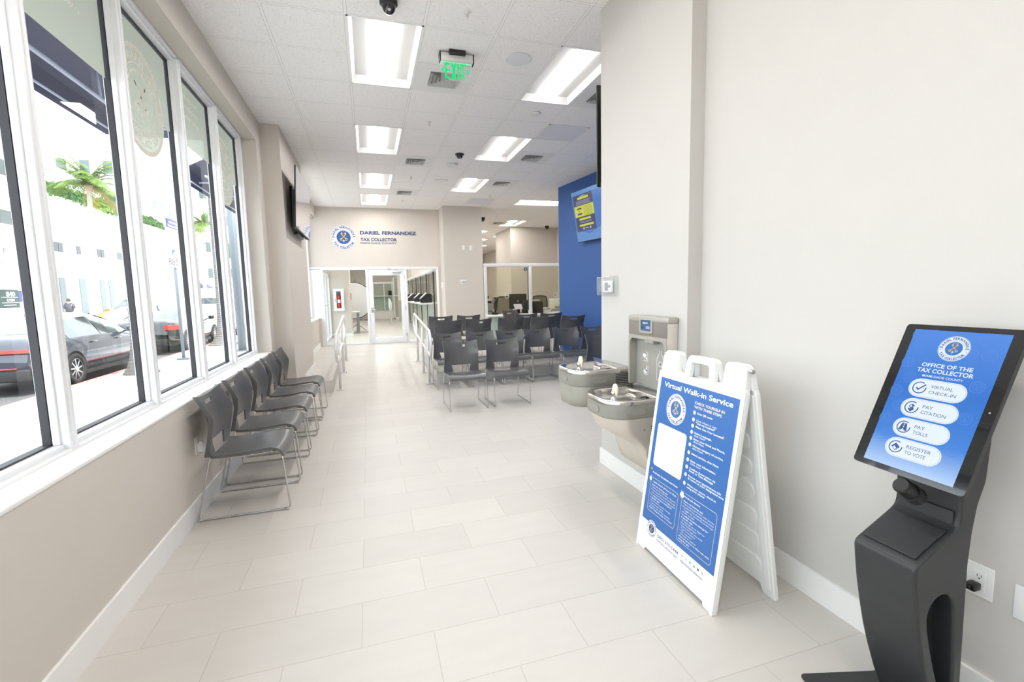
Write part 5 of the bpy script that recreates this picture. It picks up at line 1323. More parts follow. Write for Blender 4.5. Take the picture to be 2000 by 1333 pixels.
def plate(x0, x1, z0, z1, label, toggle=True):
    t = thing('light_switch', ((x0 + x1) / 2, 11.8, (z0 + z1) / 2), label, 'switch'); part('cover_plate', MB().rbox(x0, 11.792, z0, x1, 11.799, z1, 0.002), 'white_gloss', t)
    if toggle: c_ = (x0 + x1) / 2; part('rocker', MB().rbox(c_ - .016, 11.788, (z0 + z1) / 2 - .033, c_ + .016, 11.793, (z0 + z1) / 2 + .033, .001), 'white_gloss', t)
plate(2.350, 2.430, 2.590, 2.710, 'left white switch plate high on the beige end pillar'); plate(2.545, 2.625, 2.590, 2.710, 'right white switch plate high on the beige end pillar')
t = thing('wall_notice', (2.355, 11.8, 1.787), 'small white notice plate at eye level on the beige end pillar', 'notice')
part('notice_plate', MB().rbox(2.277, 11.794, 1.734, 2.434, 11.799, 1.840, 0.001), 'white_gloss', t)
b = Board((2.355, 11.7935, 1.787), (1, 0, 0), (0, 0, 1)); b.rect(-.03, .022, .03, .030, 'print_grey', 0); b.rect(-.06, -.008, .06, .004, 'print_black', 0); b.rect(-.012, -.034, .012, -.026, 'print_grey', 0); b.build('print', t)
t = thing('alarm_pull', (1.875, 12.1, 1.72), 'white control box on the narrow side of the end pillar', 'switch')
part('alarm_pull_box', MB().rbox(1.835, 12.04, 1.64, 1.879, 12.16, 1.80, 0.004), 'white_gloss', t); part('alarm_pull_button', MB().cyl((1.834, 12.10, 1.74), (1.829, 12.10, 1.74), 0.02, n=14), 'print_grey', t)

# ================================================================ GLASS PARTITION AND DOOR
YG = 12.42
fr = MB()
fr.rbox(-1.42, YG - 0.02, 2.145, 1.815, YG + 0.10, 2.215, 0.004)
for x0, x1 in ((-1.105, -1.045), (-0.038, 0.022), (0.928, 0.985), (1.765, 1.815)): fr.rbox(x0, YG - 0.015, FZ, x1, YG + 0.10, 2.15, 0.003)
for x0, x1 in ((-1.045, -0.038), (0.985, 1.765)): fr.rbox(x0, YG - 0.01, FZ, x1, YG + 0.09, FZ + 0.045, 0.003)
fr.box(-1.14, YG + 0.0, FZ, -1.105, YG + 0.10, 2.15)
sf_ = struct('window_12', fr, 'frame_white')
part('glass_pane', MB().box(-1.045, YG + 0.035, FZ + 0.045, -0.038, YG + 0.045, 2.145), 'glass_clear', sf_)
part('glass_pane', MB().box(0.985, YG + 0.035, FZ + 0.045, 1.765, YG + 0.045, 2.145), 'glass_clear', sf_)
d = MB(); x0, x1, zt, zb = 0.026, 0.924, 2.14, FZ + 0.008
d.rbox(x0, YG, zb, x0 + 0.105, YG + 0.045, zt, 0.004).rbox(x1 - 0.105, YG, zb, x1, YG + 0.045, zt, 0.004).rbox(x0 + 0.10, YG, zt - 0.14, x1 - 0.10, YG + 0.045, zt, 0.004).rbox(x0 + 0.10, YG, zb, x1 - 0.10, YG + 0.045, zb + 0.155, 0.004)
dr = struct('door_1', d, 'frame_white')
part('glass_pane', MB().box(x0 + 0.105, YG + 0.018, zb + 0.155, x1 - 0.105, YG + 0.026, zt - 0.14), 'glass_clear', dr)
part('door_handle', MB().cyl((0.085, YG, 1.13), (0.085, YG - 0.05, 1.13), 0.012, n=12).tube([(0.085, YG - 0.05, 1.13), (0.20, YG - 0.05, 1.13)], 0.010, 8).rbox(0.06, YG - 0.008, 1.06, 0.11, YG + 0.001, 1.20, 0.003), 'chrome', dr)
part('door_closer', MB().rbox(0.62, YG - 0.06, 2.075, 0.85, YG - 0.005, 2.125, 0.006).tube([(0.72, YG - 0.05, 2.13), (0.60, YG - 0.12, 2.155), (0.53, YG - 0.03, 2.175)], 0.008, 6).rbox(0.50, YG - 0.035, 2.165, 0.57, YG - 0.015, 2.19, 0.003), 'alu', dr)
for z in (0.45, 1.15, 1.95): part('hinge', MB().cyl((0.927, YG - 0.012, z - 0.05), (0.927, YG - 0.012, z + 0.05), 0.010, n=10), 'steel', dr)
# side street door seen through the left light, with a push bar
d = MB().rbox(-1.16, 12.60, FZ, -1.10, 12.68, 2.15, 0.003).rbox(-1.16, 13.85, FZ, -1.10, 13.95, 2.15, 0.003).rbox(-1.16, 14.90, FZ, -1.10, 14.99, 2.15, 0.003).rbox(-1.16, 12.6, 2.07, -1.10, 14.99, 2.15, 0.003).rbox(-1.16, 12.6, FZ, -1.10, 14.99, FZ + 0.08, 0.003)
d2 = struct('door_2', d, 'frame_white')
part('glass_pane', MB().box(-1.135, 12.68, FZ + .08, -1.128, 14.9, 2.07), 'glass_clear', d2)
part('push_bar', MB().tube([(-1.10, 12.8, 1.28), (-1.05, 12.8, 1.28), (-1.05, 13.8, 1.28), (-1.10, 13.8, 1.28)], 0.015, 8), 'alu', d2)

# ================================================================ HALL BEHIND THE GLASS
fe = thing('extinguisher_cabinet', (-0.85, 15.0, 1.05), 'white recessed cabinet with a window on the wall behind the glass partition', 'fire cabinet')
cb = MB()
for (a, b_, c_, d_) in ((-1.0, 1.05, -0.70, 1.13), (-1.0, 1.64, -0.70, 1.715), (-1.0, 1.13, -0.915, 1.64), (-0.785, 1.13, -0.70, 1.64)): cb.rbox(a, 14.90, b_, c_, 14.995, d_, 0.003)
part('cabinet_frame', cb, 'white_gloss', fe); part('cabinet_back', MB().box(-0.92, 14.985, 1.12, -0.78, 14.995, 1.65), 'print_grey', fe)
part('cabinet_window', MB().box(-0.915, 14.905, 1.13, -0.785, 14.909, 1.64), 'glass_clear', fe); part('pull_handle', MB().rbox(-0.965, 14.885, 1.33, -0.95, 14.90, 1.43, 0.003), 'print_grey', fe)
ext = thing('fire_extinguisher', (-0.85, 14.95, 1.14), 'red fire extinguisher with white label inside the white cabinet', 'fire extinguisher')
part('cylinder', MB().lathe([(0, 1.14), (0.048, 1.145), (0.05, 1.17), (0.05, 1.46), (0.035, 1.51), (0.015, 1.53), (0.012, 1.55)], (-0.85, 14.945, 0), 20), 'red', ext)
part('label_band', MB().lathe([(0.0505, 1.30), (0.0505, 1.39)], (-0.85, 14.945, 0), 20), 'print_white', ext)
part('valve', MB().rbox(-0.87, 14.93, 1.55, -0.82, 14.96, 1.575, 0.004).tube([(-0.82, 14.945, 1.565), (-0.79, 14.94, 1.53), (-0.795, 14.935, 1.40)], 0.007, 6), 'green_print', ext)
t = thing('fire_alarm_pull', (-0.53, 15.4, 1.5), 'small red alarm station on the corner behind the glass, by the white round screen', 'alarm'); part('alarm_body', MB().rbox(-0.528, 15.3, 1.38, -0.50, 15.42, 1.58, 0.004), 'red_soft', t); part('alarm_bar', MB().rbox(-0.502, 15.32, 1.45, -0.495, 15.40, 1.48, 0.002), 'print_white', t)
rf = thing('photo_backdrop', (-0.42, 17.3, FZ), 'round white collapsible photo screen with a black rim behind the table', 'screen')
part('cloth', MB().cyl((-0.50, 17.30, 1.33), (-0.50, 17.285, 1.33), 0.64, n=48), 'print_white', rf)
part('rim', MB().tube([(-0.50 + 0.64 * math.cos(2 * PI * k / 40), 17.29, 1.33 + 0.64 * math.sin(2 * PI * k / 40)) for k in range(40)], 0.014, 6, closed=True), 'black', rf)
part('stand', MB().tube([(-0.42, 17.33, FZ + 0.01), (-0.42, 17.33, 2.08)], 0.012, 6).tube([(-0.7, 17.45, FZ + 0.01), (-0.42, 17.33, 0.5), (-0.14, 17.45, FZ + 0.01)], 0.010, 6), 'black', rf)
tb = thing('table', (-0.65, 16.5, FZ), 'small table with grey steel leg seen through the left glass light', 'table')
part('tabletop', MB().rbox(-1.0, 16.15, 0.94, -0.30, 16.9, 0.972, 0.004), 'device_white', tb); part('leg', MB().box(-0.40, 16.3, FZ + .02, -0.32, 16.38, 0.94), 'print_grey', tb); part('leg', MB().box(-0.95, 16.3, FZ + .02, -0.87, 16.38, 0.94), 'print_grey', tb)
part('foot', MB().rbox(-0.40, 16.18, FZ, -0.32, 16.88, FZ + 0.03, 0.003), 'print_grey', tb); part('foot', MB().rbox(-0.95, 16.18, FZ, -0.87, 16.88, FZ + 0.03, 0.003), 'print_grey', tb)
dup(ch0, (0.15, 16.62, FZ), PI, 'grey stacking chair beside the table behind the glass partition', 'stacking chairs behind the glass')

def teller_terminal(x, y, z, rz, label, group='payment terminals on the hall counter'):
    t = thing('payment_terminal', (0, 0, 0), label, 'terminal', group)
    body = MB().prism([(-0.17, 0.0), (0.15, 0.0), (0.16, 0.10), (-0.02, 0.25), (-0.15, 0.25)], 'x', -0.11, 0.11)
    part('terminal_body', body, 'black', t, bevel=0.008, fix=True)
    part('terminal_screen', MB().prism([(0.155, 0.115), (0.165, 0.125), (-0.01, 0.285), (-0.03, 0.265)], 'x', -0.12, 0.12), 'device_white', t, bevel=0.004, fix=True)
    part('paper_slot', MB().rbox(-0.05, 0.152, 0.02, 0.05, 0.162, 0.05, 0.003), 'black_gloss', t)
    t.location = (x, y, z); t.rotation_euler = (0, 0, rz); return t
hc = thing('teller_counter', (1.70, 16, FZ), 'long teller counter with pale ledge and green glass front along the right of the hall', 'counter')
part('ledge', MB().rbox(1.40, 12.75, 1.215, 1.85, 22.5, 1.255, 0.004), 'device_white', hc)
part('ledge_edge', MB().rbox(1.38, 12.75, 1.21, 1.40, 22.5, 1.258, 0.003), 'frame_white', hc)
for k, y in enumerate((12.75, 14.35, 15.95, 17.55, 19.15, 20.75)):
    part('front_panel', MB().box(1.72, y + 0.03, FZ + 0.02, 1.735, y + 1.57, 1.21), 'glass_green_pale', hc)
    part('screen_pane', MB().box(1.755, y + 0.03, 1.26, 1.765, y + 1.57, 2.10), 'glass_clear', hc)
    part('post', MB().box(1.705, y - 0.014, FZ, 1.735, y + 0.014, 2.10), 'gasket', hc)
part('header', MB().rbox(1.70, 12.7, 2.10, 1.858, 22.58, 2.19, 0.004), 'frame_white', hc)
part('end_post', MB().rbox(1.70, 22.3, FZ, 1.858, 22.58, 2.10, 0.004), 'frame_white', hc)
tt = teller_terminal(1.56, 13.35, 1.256, PI / 2 + 0.0, 'black terminal nearest the end pillar on the hall counter')
for y, l in ((15.2, 'second black terminal on the hall counter, counted from the pillar'), (17.6, 'third black terminal on the hall counter'), (20.3, 'farthest black terminal on the hall counter, beside the door stile')):
    dup(tt, (1.56, y, 1.256), PI / 2, l)
fc = thing('service_counter', (0.8, 25.2, FZ), 'far service counter with green glass front at the end of the hall', 'counter')
part('ledge', MB().rbox(0.25, 24.9, 1.43, 1.25, 25.5, 1.47, 0.004), 'device_white', fc)
part('front_panel', MB().box(0.33, 25.1, 0.72, 0.77, 25.12, 1.42), 'glass_green', fc); part('front_panel', MB().box(0.83, 25.1, 0.72, 1.2, 25.12, 1.42), 'glass_green', fc)
part('base', MB().box(0.25, 25.15, FZ, 1.25, 25.4, 0.74), 'device_white', fc)
f_ = MB(); f_.rbox(0.25, 25.05, 2.08, 1.25, 25.15, 2.18, 0.004)
for x in (0.27, 0.80, 1.21): f_.rbox(x - 0.02, 25.05, 0.72, x + 0.02, 25.15, 2.10, 0.003)
part('counter_frame', f_, 'frame_white', fc); part('screen_pane', MB().box(0.29, 25.09, 1.47, 1.2, 25.10, 2.08), 'glass_frost', fc)
dup(tt, (1.08, 25.2, 1.472), 0.4, 'black terminal with white top on the far service counter', 'terminals on the far counter')
fp_ = thing('frosted_partition', (1.55, 25.0, FZ), 'tall frosted glass partition right of the far service counter', 'partition')
part('partition_panel', MB().box(1.30, 24.7, FZ + .1, 1.84, 24.72, 1.43).box(1.30, 24.7, 1.47, 1.84, 24.72, 2.38), 'glass_frost', fp_); part('partition_frame', MB().rbox(1.24, 24.66, FZ, 1.30, 24.76, 2.44, 0.003).rbox(1.24, 24.66, 2.38, 1.88, 24.76, 2.44, 0.003).rbox(1.24, 24.66, FZ, 1.88, 24.76, FZ + .1, 0.003).rbox(1.3, 24.66, 1.43, 1.88, 24.76, 1.47, 0.003), 'frame_white', fp_)
hr = thing('handrail', (0.84, 19.5, FZ), 'white handrail standing in the hall behind the glass door', 'handrail')
x = 0.84; part('rail', MB().tube(fillet([(x, 18.9, 1.22), (x, 18.7, 1.12), (x, 18.7, 0.86), (x, 18.9, 0.84), (x, 20.6, 0.97), (x, 20.7, 1.05), (x, 20.7, 1.30), (x, 20.5, 1.34)], 0.1, 5), 0.022, 10, closed=True), 'rail_white', hr)
for y in (18.95, 20.3): part('post', MB().tube([(x, y, FZ), (x, y, 1.24 + (y - 18.95) * .07)], 0.021, 10), 'rail_white', hr)

# ================================================================ TELLER COUNTER AND BACK OFFICE
oc = thing('teller_counter', (4.6, 11.85, FZ), 'teller counter with white top, pale green front and glass screens between pillar and blue wall', 'counter')
cz_ = 0.905
part('countertop', MB().rbox(2.93, 11.55, cz_ - 0.035, 6.38, 12.55, cz_, 0.004), 'device_white', oc)
for x0, x1 in ((2.99, 4.14), (4.23, 5.36), (5.45, 6.36)):
    part('front_panel', MB().box(x0, 11.78, FZ, x1, 11.80, cz_ - 0.036), 'glass_green_solid', oc)
    part('screen_pane', MB().box(x0, 11.86, cz_ + 0.10, x1, 11.868, 2.165), 'glass_beige', oc)
f_ = MB(); f_.rbox(2.90, 11.80, 2.17, 6.38, 11.93, 2.255, 0.004)
for x0, x1 in ((2.90, 2.985), (4.145, 4.225), (5.365, 5.445)): f_.rbox(x0, 11.80, FZ if x0 < 3 else cz_, x1, 11.93, 2.175, 0.004)
part('counter_frame', f_, 'rail_white', oc); part('gasket_strip', MB().box(4.130, 11.855, cz_ + .1, 4.145, 11.875, 2.165), 'gasket', oc)
b = Board((4.062, 11.852, 2.100), (1, 0, 0), (0, 0, 1), step=0.001); b.disc(0, 0, 0.046, 'print_navy', 0, 32); b.text('2', 0, -0.024, 0.048, 'print_white', 1, align='c', bold=0.03); b.build('number_badge', oc)
for x in (3.53, 4.925):
    part('speech_ring', MB().tube([(x + 0.056 * math.cos(2 * PI * k / 28), 11.852, 1.395 + 0.056 * math.sin(2 * PI * k / 28)) for k in range(28)], 0.0055, 8, closed=True), 'alu', oc)
    part('speech_grille', MB().tube([(x - 0.055, 11.852, 1.395), (x + 0.055, 11.852, 1.395)], 0.003, 6).tube([(x, 11.852, 1.34), (x, 11.852, 1.45)], 0.003, 6), 'acrylic', oc)
def desk_box(name, x0, x1, y, dp, z0, z1, m_, label, cat, details=()):
    t = thing(name, ((x0 + x1) / 2, y, z0), label, cat); part('case', MB().rbox(x0, y, z0, x1, y + dp, z1, 0.012), m_, t)
    for (nm, a, b_, c_, d_, mm, pr_) in details: part(nm, MB().rbox(x0 + a, y - pr_, z0 + b_, x0 + c_, y + 0.004, z0 + d_, 0.002), mm, t)
    return t
T = cz_ + 0.001
mn = thing('computer_monitor', (4.0, 12.42, T), 'black computer monitor seen from behind beside the counter glass', 'monitor')
part('monitor_shell', MB().rbox(3.755, 12.40, 1.03, 4.27, 12.44, 1.445, 0.008), 'black_matte', mn); part('stand', MB().rbox(3.96, 12.38, T + .01, 4.06, 12.40, 1.20, 0.004).rbox(3.88, 12.30, T, 4.14, 12.50, T + .012, 0.004), 'black', mn); part('maker_badge', MB().cyl((4.012, 12.40, 1.24), (4.012, 12.396, 1.24), 0.028, n=20), 'print_grey', mn)
tm = thing('computer_monitor', (3.43, 12.4, T), 'black monitor turned sideways near the end pillar', 'monitor')
part('monitor_shell', MB().prism([(12.30, 1.36), (12.33, 1.37), (12.62, 1.0), (12.59, 0.98)], 'x', 3.38, 3.42), 'black', tm, bevel=0.004, fix=True)
part('monitor_shell', MB().rbox(3.33, 12.22, 1.02, 3.365, 12.62, 1.37, 0.006), 'black_gloss', tm); part('stand', MB().rbox(3.33, 12.36, T, 3.50, 12.52, T + .015, .004).tube([(3.36, 12.44, T + .01), (3.36, 12.44, 1.1)], 0.018, 8), 'black', tm)
desk_box('printer', 3.10, 3.30, 12.50, 0.35, T, 1.31, 'device_white', 'tall white printer on the counter right beside the end pillar', 'printer', (('paper_tray', 0.02, 0.05, 0.18, 0.09, 'print_grey', 0.03), ('control_panel', 0.03, 0.30, 0.17, 0.36, 'black', 0.008)))
wc = thing('desk_camera', (3.17, 12.6, 1.311), 'small black camera standing on the tall white printer', 'camera'); part('camera_body', MB().rbox(3.12, 12.58, 1.34, 3.22, 12.66, 1.41, 0.01).lathe([(0, 0), (.02, .002), (.02, .02), (0, .022)], (3.15, 12.575, 1.37), 12, axis='y'), 'black', wc); part('camera_foot', MB().tube([(3.17, 12.62, 1.311), (3.17, 12.62, 1.35)], 0.02, 8), 'black', wc)
ph = thing('document_stand', (3.24, 12.0, T), 'small black stand with flat top on the counter in front of the white printer', 'stand'); part('stand_pole', MB().tube([(3.24, 12.05, T + .01), (3.24, 12.05, 1.20)], 0.010, 8), 'black', ph); part('stand_plate', MB().rbox(3.17, 12.0, 1.195, 3.31, 12.1, 1.21, 0.003), 'black', ph); part('stand_foot', MB().rbox(3.16, 11.98, T, 3.32, 12.12, T + .05, 0.01), 'black', ph)
ps = thing('payment_screen', (3.9, 12.05, T), 'small payment screen with a bright white face tilted on the counter', 'terminal'); part('screen_face', MB().prism([(11.98, 1.03), (11.99, 1.045), (12.10, 1.17), (12.12, 1.155)], 'x', 3.79, 4.01), 'scr_pale', ps, bevel=0.002, fix=True); part('swivel_stand', MB().tube([(3.87, 12.1, T + .005), (3.87, 12.1, 1.07)], 0.02, 8).rbox(3.80, 12.02, T, 3.94, 12.18, T + .012, .003), 'black', ps)
bk_ = desk_box('card_reader_box', 4.06, 4.22, 12.08, 0.16, T, 1.27, 'black', 'upright black box behind the counter next to the black monitor', 'box', (('ventilation_strip', 0.03, 0.05, 0.13, 0.30, 'black_gloss', 0.004),))
dup(tt, (4.42, 12.1, T), 0.35, 'large black terminal with white top on the counter right of the mullion', 'terminals on the teller counter', (1.15, 1.15, 1.3))
desk_box('printer', 4.62, 4.93, 12.20, 0.28, T, 1.04, 'device_white', 'low white receipt printer on the counter before the right office chair', 'printer', (('paper_slot', 0.03, 0.075, 0.28, 0.085, 'black', 0.003), ('button_panel', 0.20, 0.10, 0.28, 0.12, 'print_grey', 0.003)))
desk_box('printer', 5.16, 5.55, 12.60, 0.34, 0.96, 1.28, 'device_white', 'white printer at the edge of the blue wall behind the counter', 'printer', (('paper_tray', 0.05, 0.04, 0.34, 0.10, 'print_grey', 0.02),))
sh = thing('side_table', (5.35, 12.78, FZ), 'low cabinet carrying the white printer by the blue wall', 'cabinet'); part('cabinet_body', MB().rbox(5.10, 12.58, FZ, 5.62, 12.98, 0.958, 0.004), 'print_grey', sh); part('cabinet_door', MB().rbox(5.12, 12.572, FZ + .05, 5.60, 12.58, 0.93, 0.003), 'device_white', sh)
def office_chair(x, y, rz, label):
    t = thing('office_chair', (0, 0, 0), label, 'chair', 'mesh office chairs behind the counter')
    zs = 0.46
    o = [(-0.25, 0.62), (-0.255, 0.95), (-0.22, 1.09), (-0.1, 1.115), (0.1, 1.115), (0.22, 1.09), (0.255, 0.95), (0.25, 0.62), (0.1, 0.59), (-0.1, 0.59)]
    bend = lambda px: -0.26 - 0.05 * (1 - (px / 0.26) ** 2)
    part('back_frame', MB().tube([(px, bend(px), pz) for px, pz in o], 0.02, 8, closed=True).tube([(-0.1, -0.31, 0.6), (0, -0.30, 0.5), (0, -0.15, 0.42)], 0.02, 8), 'black', t)
    part('back_mesh', MB().add([(px * 0.98, bend(px), pz) for px, pz in o], [list(range(len(o)))[::-1]]), 'mesh_net', t)
    part('seat', MB().rbox(-0.25, -0.22, zs - 0.07, 0.25, 0.26, zs, 0.03, 3), 'black_matte', t)
    for sg in (-1, 1): part('armrest', MB().tube(fillet([(sg * 0.25, 0.05, zs - 0.05), (sg * 0.31, 0.03, zs - .02), (sg * 0.31, 0.02, 0.66)], 0.03, 3), 0.014, 8).rbox(sg * 0.31 - 0.04, -0.12, 0.655, sg * 0.31 + 0.04, 0.14, 0.685, 0.008), 'black', t)
    bs_ = MB().cyl((0, 0, 0.10), (0, 0, 0.40), 0.028)
    for k in range(5): a = 2 * PI * k / 5; bs_.tube([(0, 0, 0.11), (0.28 * math.cos(a), 0.28 * math.sin(a), 0.07)], 0.022, 8, r_end=0.014); bs_.cyl((0.28 * math.cos(a) - .02, 0.28 * math.sin(a), 0.03), (0.28 * math.cos(a) + .02, 0.28 * math.sin(a), 0.03), 0.03, n=14)
    part('star_base', bs_, 'black', t)
    t.location = (x, y, FZ); t.rotation_euler = (0, 0, rz); t['_o'] = (x, y, FZ); return t
office_chair(5.19, 13.45, PI + 0.1, 'black mesh office chair right of the counter mullion, by the blue wall'); office_chair(3.83, 13.30, PI - 0.35, 'black mesh office chair partly hidden by the black monitor')
def dome_small(x, y, label): 
    t = thing('dome_camera', (x, y, CZ), label, 'camera'); part('mount_ring', MB().cyl((x, y, CZ), (x, y, CZ - 0.04), 0.07, n=20), 'black', t); part('dome', MB().lathe([(0.06 * math.cos(a), CZ - 0.04 - 0.08 * math.sin(a)) for a in [PI / 2 * k / 6 for k in range(7)]], (x, y, 0), 16), 'black_gloss', t)
dome_small(3.32, 13.45, 'small black dome camera close beside the end pillar top'); dome_small(5.87, 14.80, 'small black dome camera above the back office wall, near the blue wall'); dome_small(4.35, 19.2, 'black dome camera far down the back corridor ceiling')

# ================================================================ THE STREET
SZ = -0.03; RZ = -0.15
struct('sidewalk', MB().box(-5.18, -8, -0.4, -1.48, 130, SZ).box(-20.0, -8, -0.4, -16.0, 130, SZ), 'sidewalk')
struct('street', MB().quad((-16.0, -8, RZ), (-5.3, -8, RZ), (-5.3, 130, RZ), (-16.0, 130, RZ)), 'asphalt')
struct('kerb', MB().box(-5.32, -8, -0.4, -5.17, 130, SZ + 0.004).box(-16.02, -8, -0.4, -15.9, 130, SZ + 0.004), 'kerb')
struct('ground', MB().quad((-120, -20, -0.45), (60, -20, -0.45), (60, 220, -0.45), (-120, 220, -0.45)), 'sidewalk')
cr_ = MB()
for k in range(40): y = -6 + k * 1.6; cr_.box(-5.18, y, SZ + 0.0005, -1.62, y + 0.012, SZ + 0.0015)
for x in (-3.4,): cr_.box(x, -8, SZ + 0.0005, x + 0.012, 60, SZ + 0.0015)
struct('trim_4', cr_, 'print_grey')

def building(name, loc, label): return thing(name, loc, label, 'building')
# white parking building across the street
A = building('parking_building', (-24, 40, 0), 'white low parking building across the street with a dark hedge along its roof edge')
part('wall', MB().box(-34, 36.6, -0.1, -20, 62, 8.6).box(-34, 12, -0.1, -20.0, 33.6, 13).box(-34, 33.6, 4.0, -20.0, 36.6, 13), 'facade', A)
part('wall', MB().box(-34, 36.6, 8.6, -20.6, 62, 9.0), 'facade', A)
part('garage_recess', MB().box(-26, 33.6, -0.1, -25.6, 36.6, 4.0), 'facade_pink', A)
for (y0, y1, z0, z1) in ((34.6, 35.7, 6.15, 6.95), (34.9, 35.7, 9.0, 9.9), (39.15, 39.55, 4.95, 5.6), (39.65, 40.15, 4.95, 5.6), (41.75, 42.25, 4.97, 5.57), (44.45, 44.9, 4.98, 5.6), (44.98, 45.45, 4.98, 5.6), (47.5, 48.4, 5.0, 5.6), (51, 52, 5.0, 5.6)):
    part('window', MB().box(-20.02, y0, z0, -19.96, y1, z1), 'facade_dark', A)
for (y0, y1) in ((39.3, 39.95), (41.6, 42.4), (44.3, 45.0), (45.6, 46.2)):
    part('door_panel', MB().box(-20.02, y0, -0.05, -19.96, y1, 3.2), 'facade_glass', A)
b = Board((-19.98, 35.0, 4.30), (0, 1, 0), (0, 0, 1)); b.text('P', -0.45, 0.10, 0.34, 'print_black', 1); b.build('lettering', A)
sg2 = thing('parking_price_sign', (-19.9, 34.6, 1.2), 'dark green price board reading $40 and OPEN beside the garage opening', 'sign')
part('sign_board', MB().box(-19.95, 33.55, 1.25, -19.90, 35.15, 2.32), 'sign_green', sg2)
part('sign_frame', MB().box(-19.96, 33.45, 2.32, -19.86, 35.8, 2.42).box(-19.96, 33.45, 1.15, -19.86, 35.8, 1.25), 'device_white', sg2)
b = Board((-19.895, 34.45, 1.8), (0, 1, 0), (0, 0, 1), step=0.004); b.text('$40', 0.05, 0.14, 0.26, 'print_white', 1, align='c', bold=0.03, width=0.7); b.text('OPEN', 0, -0.17, 0.16, 'print_white', 1, align='c', width=0.6); b.rect(-0.7, 0.06, 0.6, 0.08, 'print_white', 1); b.rect(-0.7, -0.25, 0.6, -0.23, 'print_white', 1); b.rect(-0.6, -0.40, 0.4, -0.37, 'print_white', 1); b.build('lettering', sg2)
part('poster', MB().box(-19.95, 35.2, 1.6, -19.92, 35.7, 2.25), 'sign_purple', sg2)
def leaf_cloud(mb, cx, cy, cz, rx, ry, rz, n, s=0.3, box=False):
    for _ in range(n):
        if box: p = Vector((random.uniform(-1, 1), random.uniform(-1, 1), random.uniform(-1, 1)))
        else:
            p = Vector((random.gauss(0, 1), random.gauss(0, 1), random.gauss(0, 1))).normalized() * random.uniform(0.55, 1) ** 0.5
        c = Vector((cx + p.x * rx, cy + p.y * ry, cz + p.z * rz)); a = Vector((random.gauss(0, 1), random.gauss(0, 1), random.gauss(0, 1))).normalized(); b_ = a.orthogonal().normalized()
        l = s * random.uniform(0.6, 1.3)
        mb.add([tuple(c - a * l), tuple(c + b_ * l * .35), tuple(c + a * l), tuple(c - b_ * l * .35)], [(0, 1, 2, 3)])
hm = MB(); leaf_cloud(hm, -20.9, 42.0, 9.35, 0.4, 3.6, 0.50, 1500, 0.22, box=True)
tag(part('roof_hedge', hm, 'leaf_dark'), 'clipped dark green hedge along the roof edge left of the palm trunk', 'hedge')
hm = MB(); leaf_cloud(hm, -20.9, 48.3, 9.3, 0.5, 2.4, 0.7, 900, 0.28)
tag(part('roof_shrub', hm, 'leaf'), 'looser green shrub on the roof edge right of the palm trunk', 'shrub')
# glass fronted building
B = building('glass_building', (-38, 88, 0), 'white building with tall blue-grey glass bays farther down the street')
part('wall', MB().box(-46, 76, -0.1, -30, 106, 12.3), 'facade', B)
for (y0, y1, z0, z1) in ((81.3, 84.2, 7.0, 12.0), (84.6, 87.6, 5.9, 11.6), (89.5, 91.5, 5, 9)): part('glass_bay', MB().box(-30.05, y0, z0, -29.95, y1, z1), 'facade_glass', B)
for (y0, y1, z0, z1) in ((81.0, 82.3, -0.1, 4.6), (85.6, 88.0, -0.1, 4.7), (89.0, 92, -0.1, 4.7)): part('shopfront', MB().box(-30.05, y0, z0, -29.95, y1, z1), 'facade_dark', B)
part('door_panel', MB().box(-30.08, 82.9, -0.1, -29.95, 85.2, 3.4), 'facade_glass', B)
part('sign_panel', MB().box(-30.2, 78.4, 3.7, -29.9, 81.0, 4.6), 'red_soft', B)
part('awning', MB().prism([(-30, 4.6), (-28.6, 3.6), (-30, 3.6)], 'y', 100, 104), 'awning', B)
hm = MB(); leaf_cloud(hm, -30.6, 82.5, 12.9, 0.8, 5.5, 0.9, 1500, 0.4); tag(part('roof_hedge', hm, 'leaf_dark'), 'long green hedge on the roof of the glass fronted building', 'hedge')
for (x, y, h_, w_, lab) in ((-62, 150, 44, 12, 'pale apartment tower far behind the glass fronted building'), (-40, 175, 30, 9, 'distant pale tower at the end of the street')):
    Tw = building('tower', (x, y, 0), lab); part('wall', MB().box(x - w_, y - w_, -0.1, x + w_, y + w_, h_), 'facade', Tw)
    for r in range(4):
        for c in range(5): part('window', MB().box(x + w_, y - w_ + 1.5 + c * 4.5, 8 + r * 8, x + w_ + 0.1, y - w_ + 3.8 + c * 4.5, 11 + r * 8), 'facade_glass', Tw); 
        for c in range(5): part('window', MB().box(x - w_ + 1.5 + c * 4.5 * w_ / 12, y - w_ - 0.1, 8 + r * 8, x - w_ + 3.4 + c * 4.5 * w_ / 12, y - w_, 11 + r * 8), 'facade_glass', Tw)

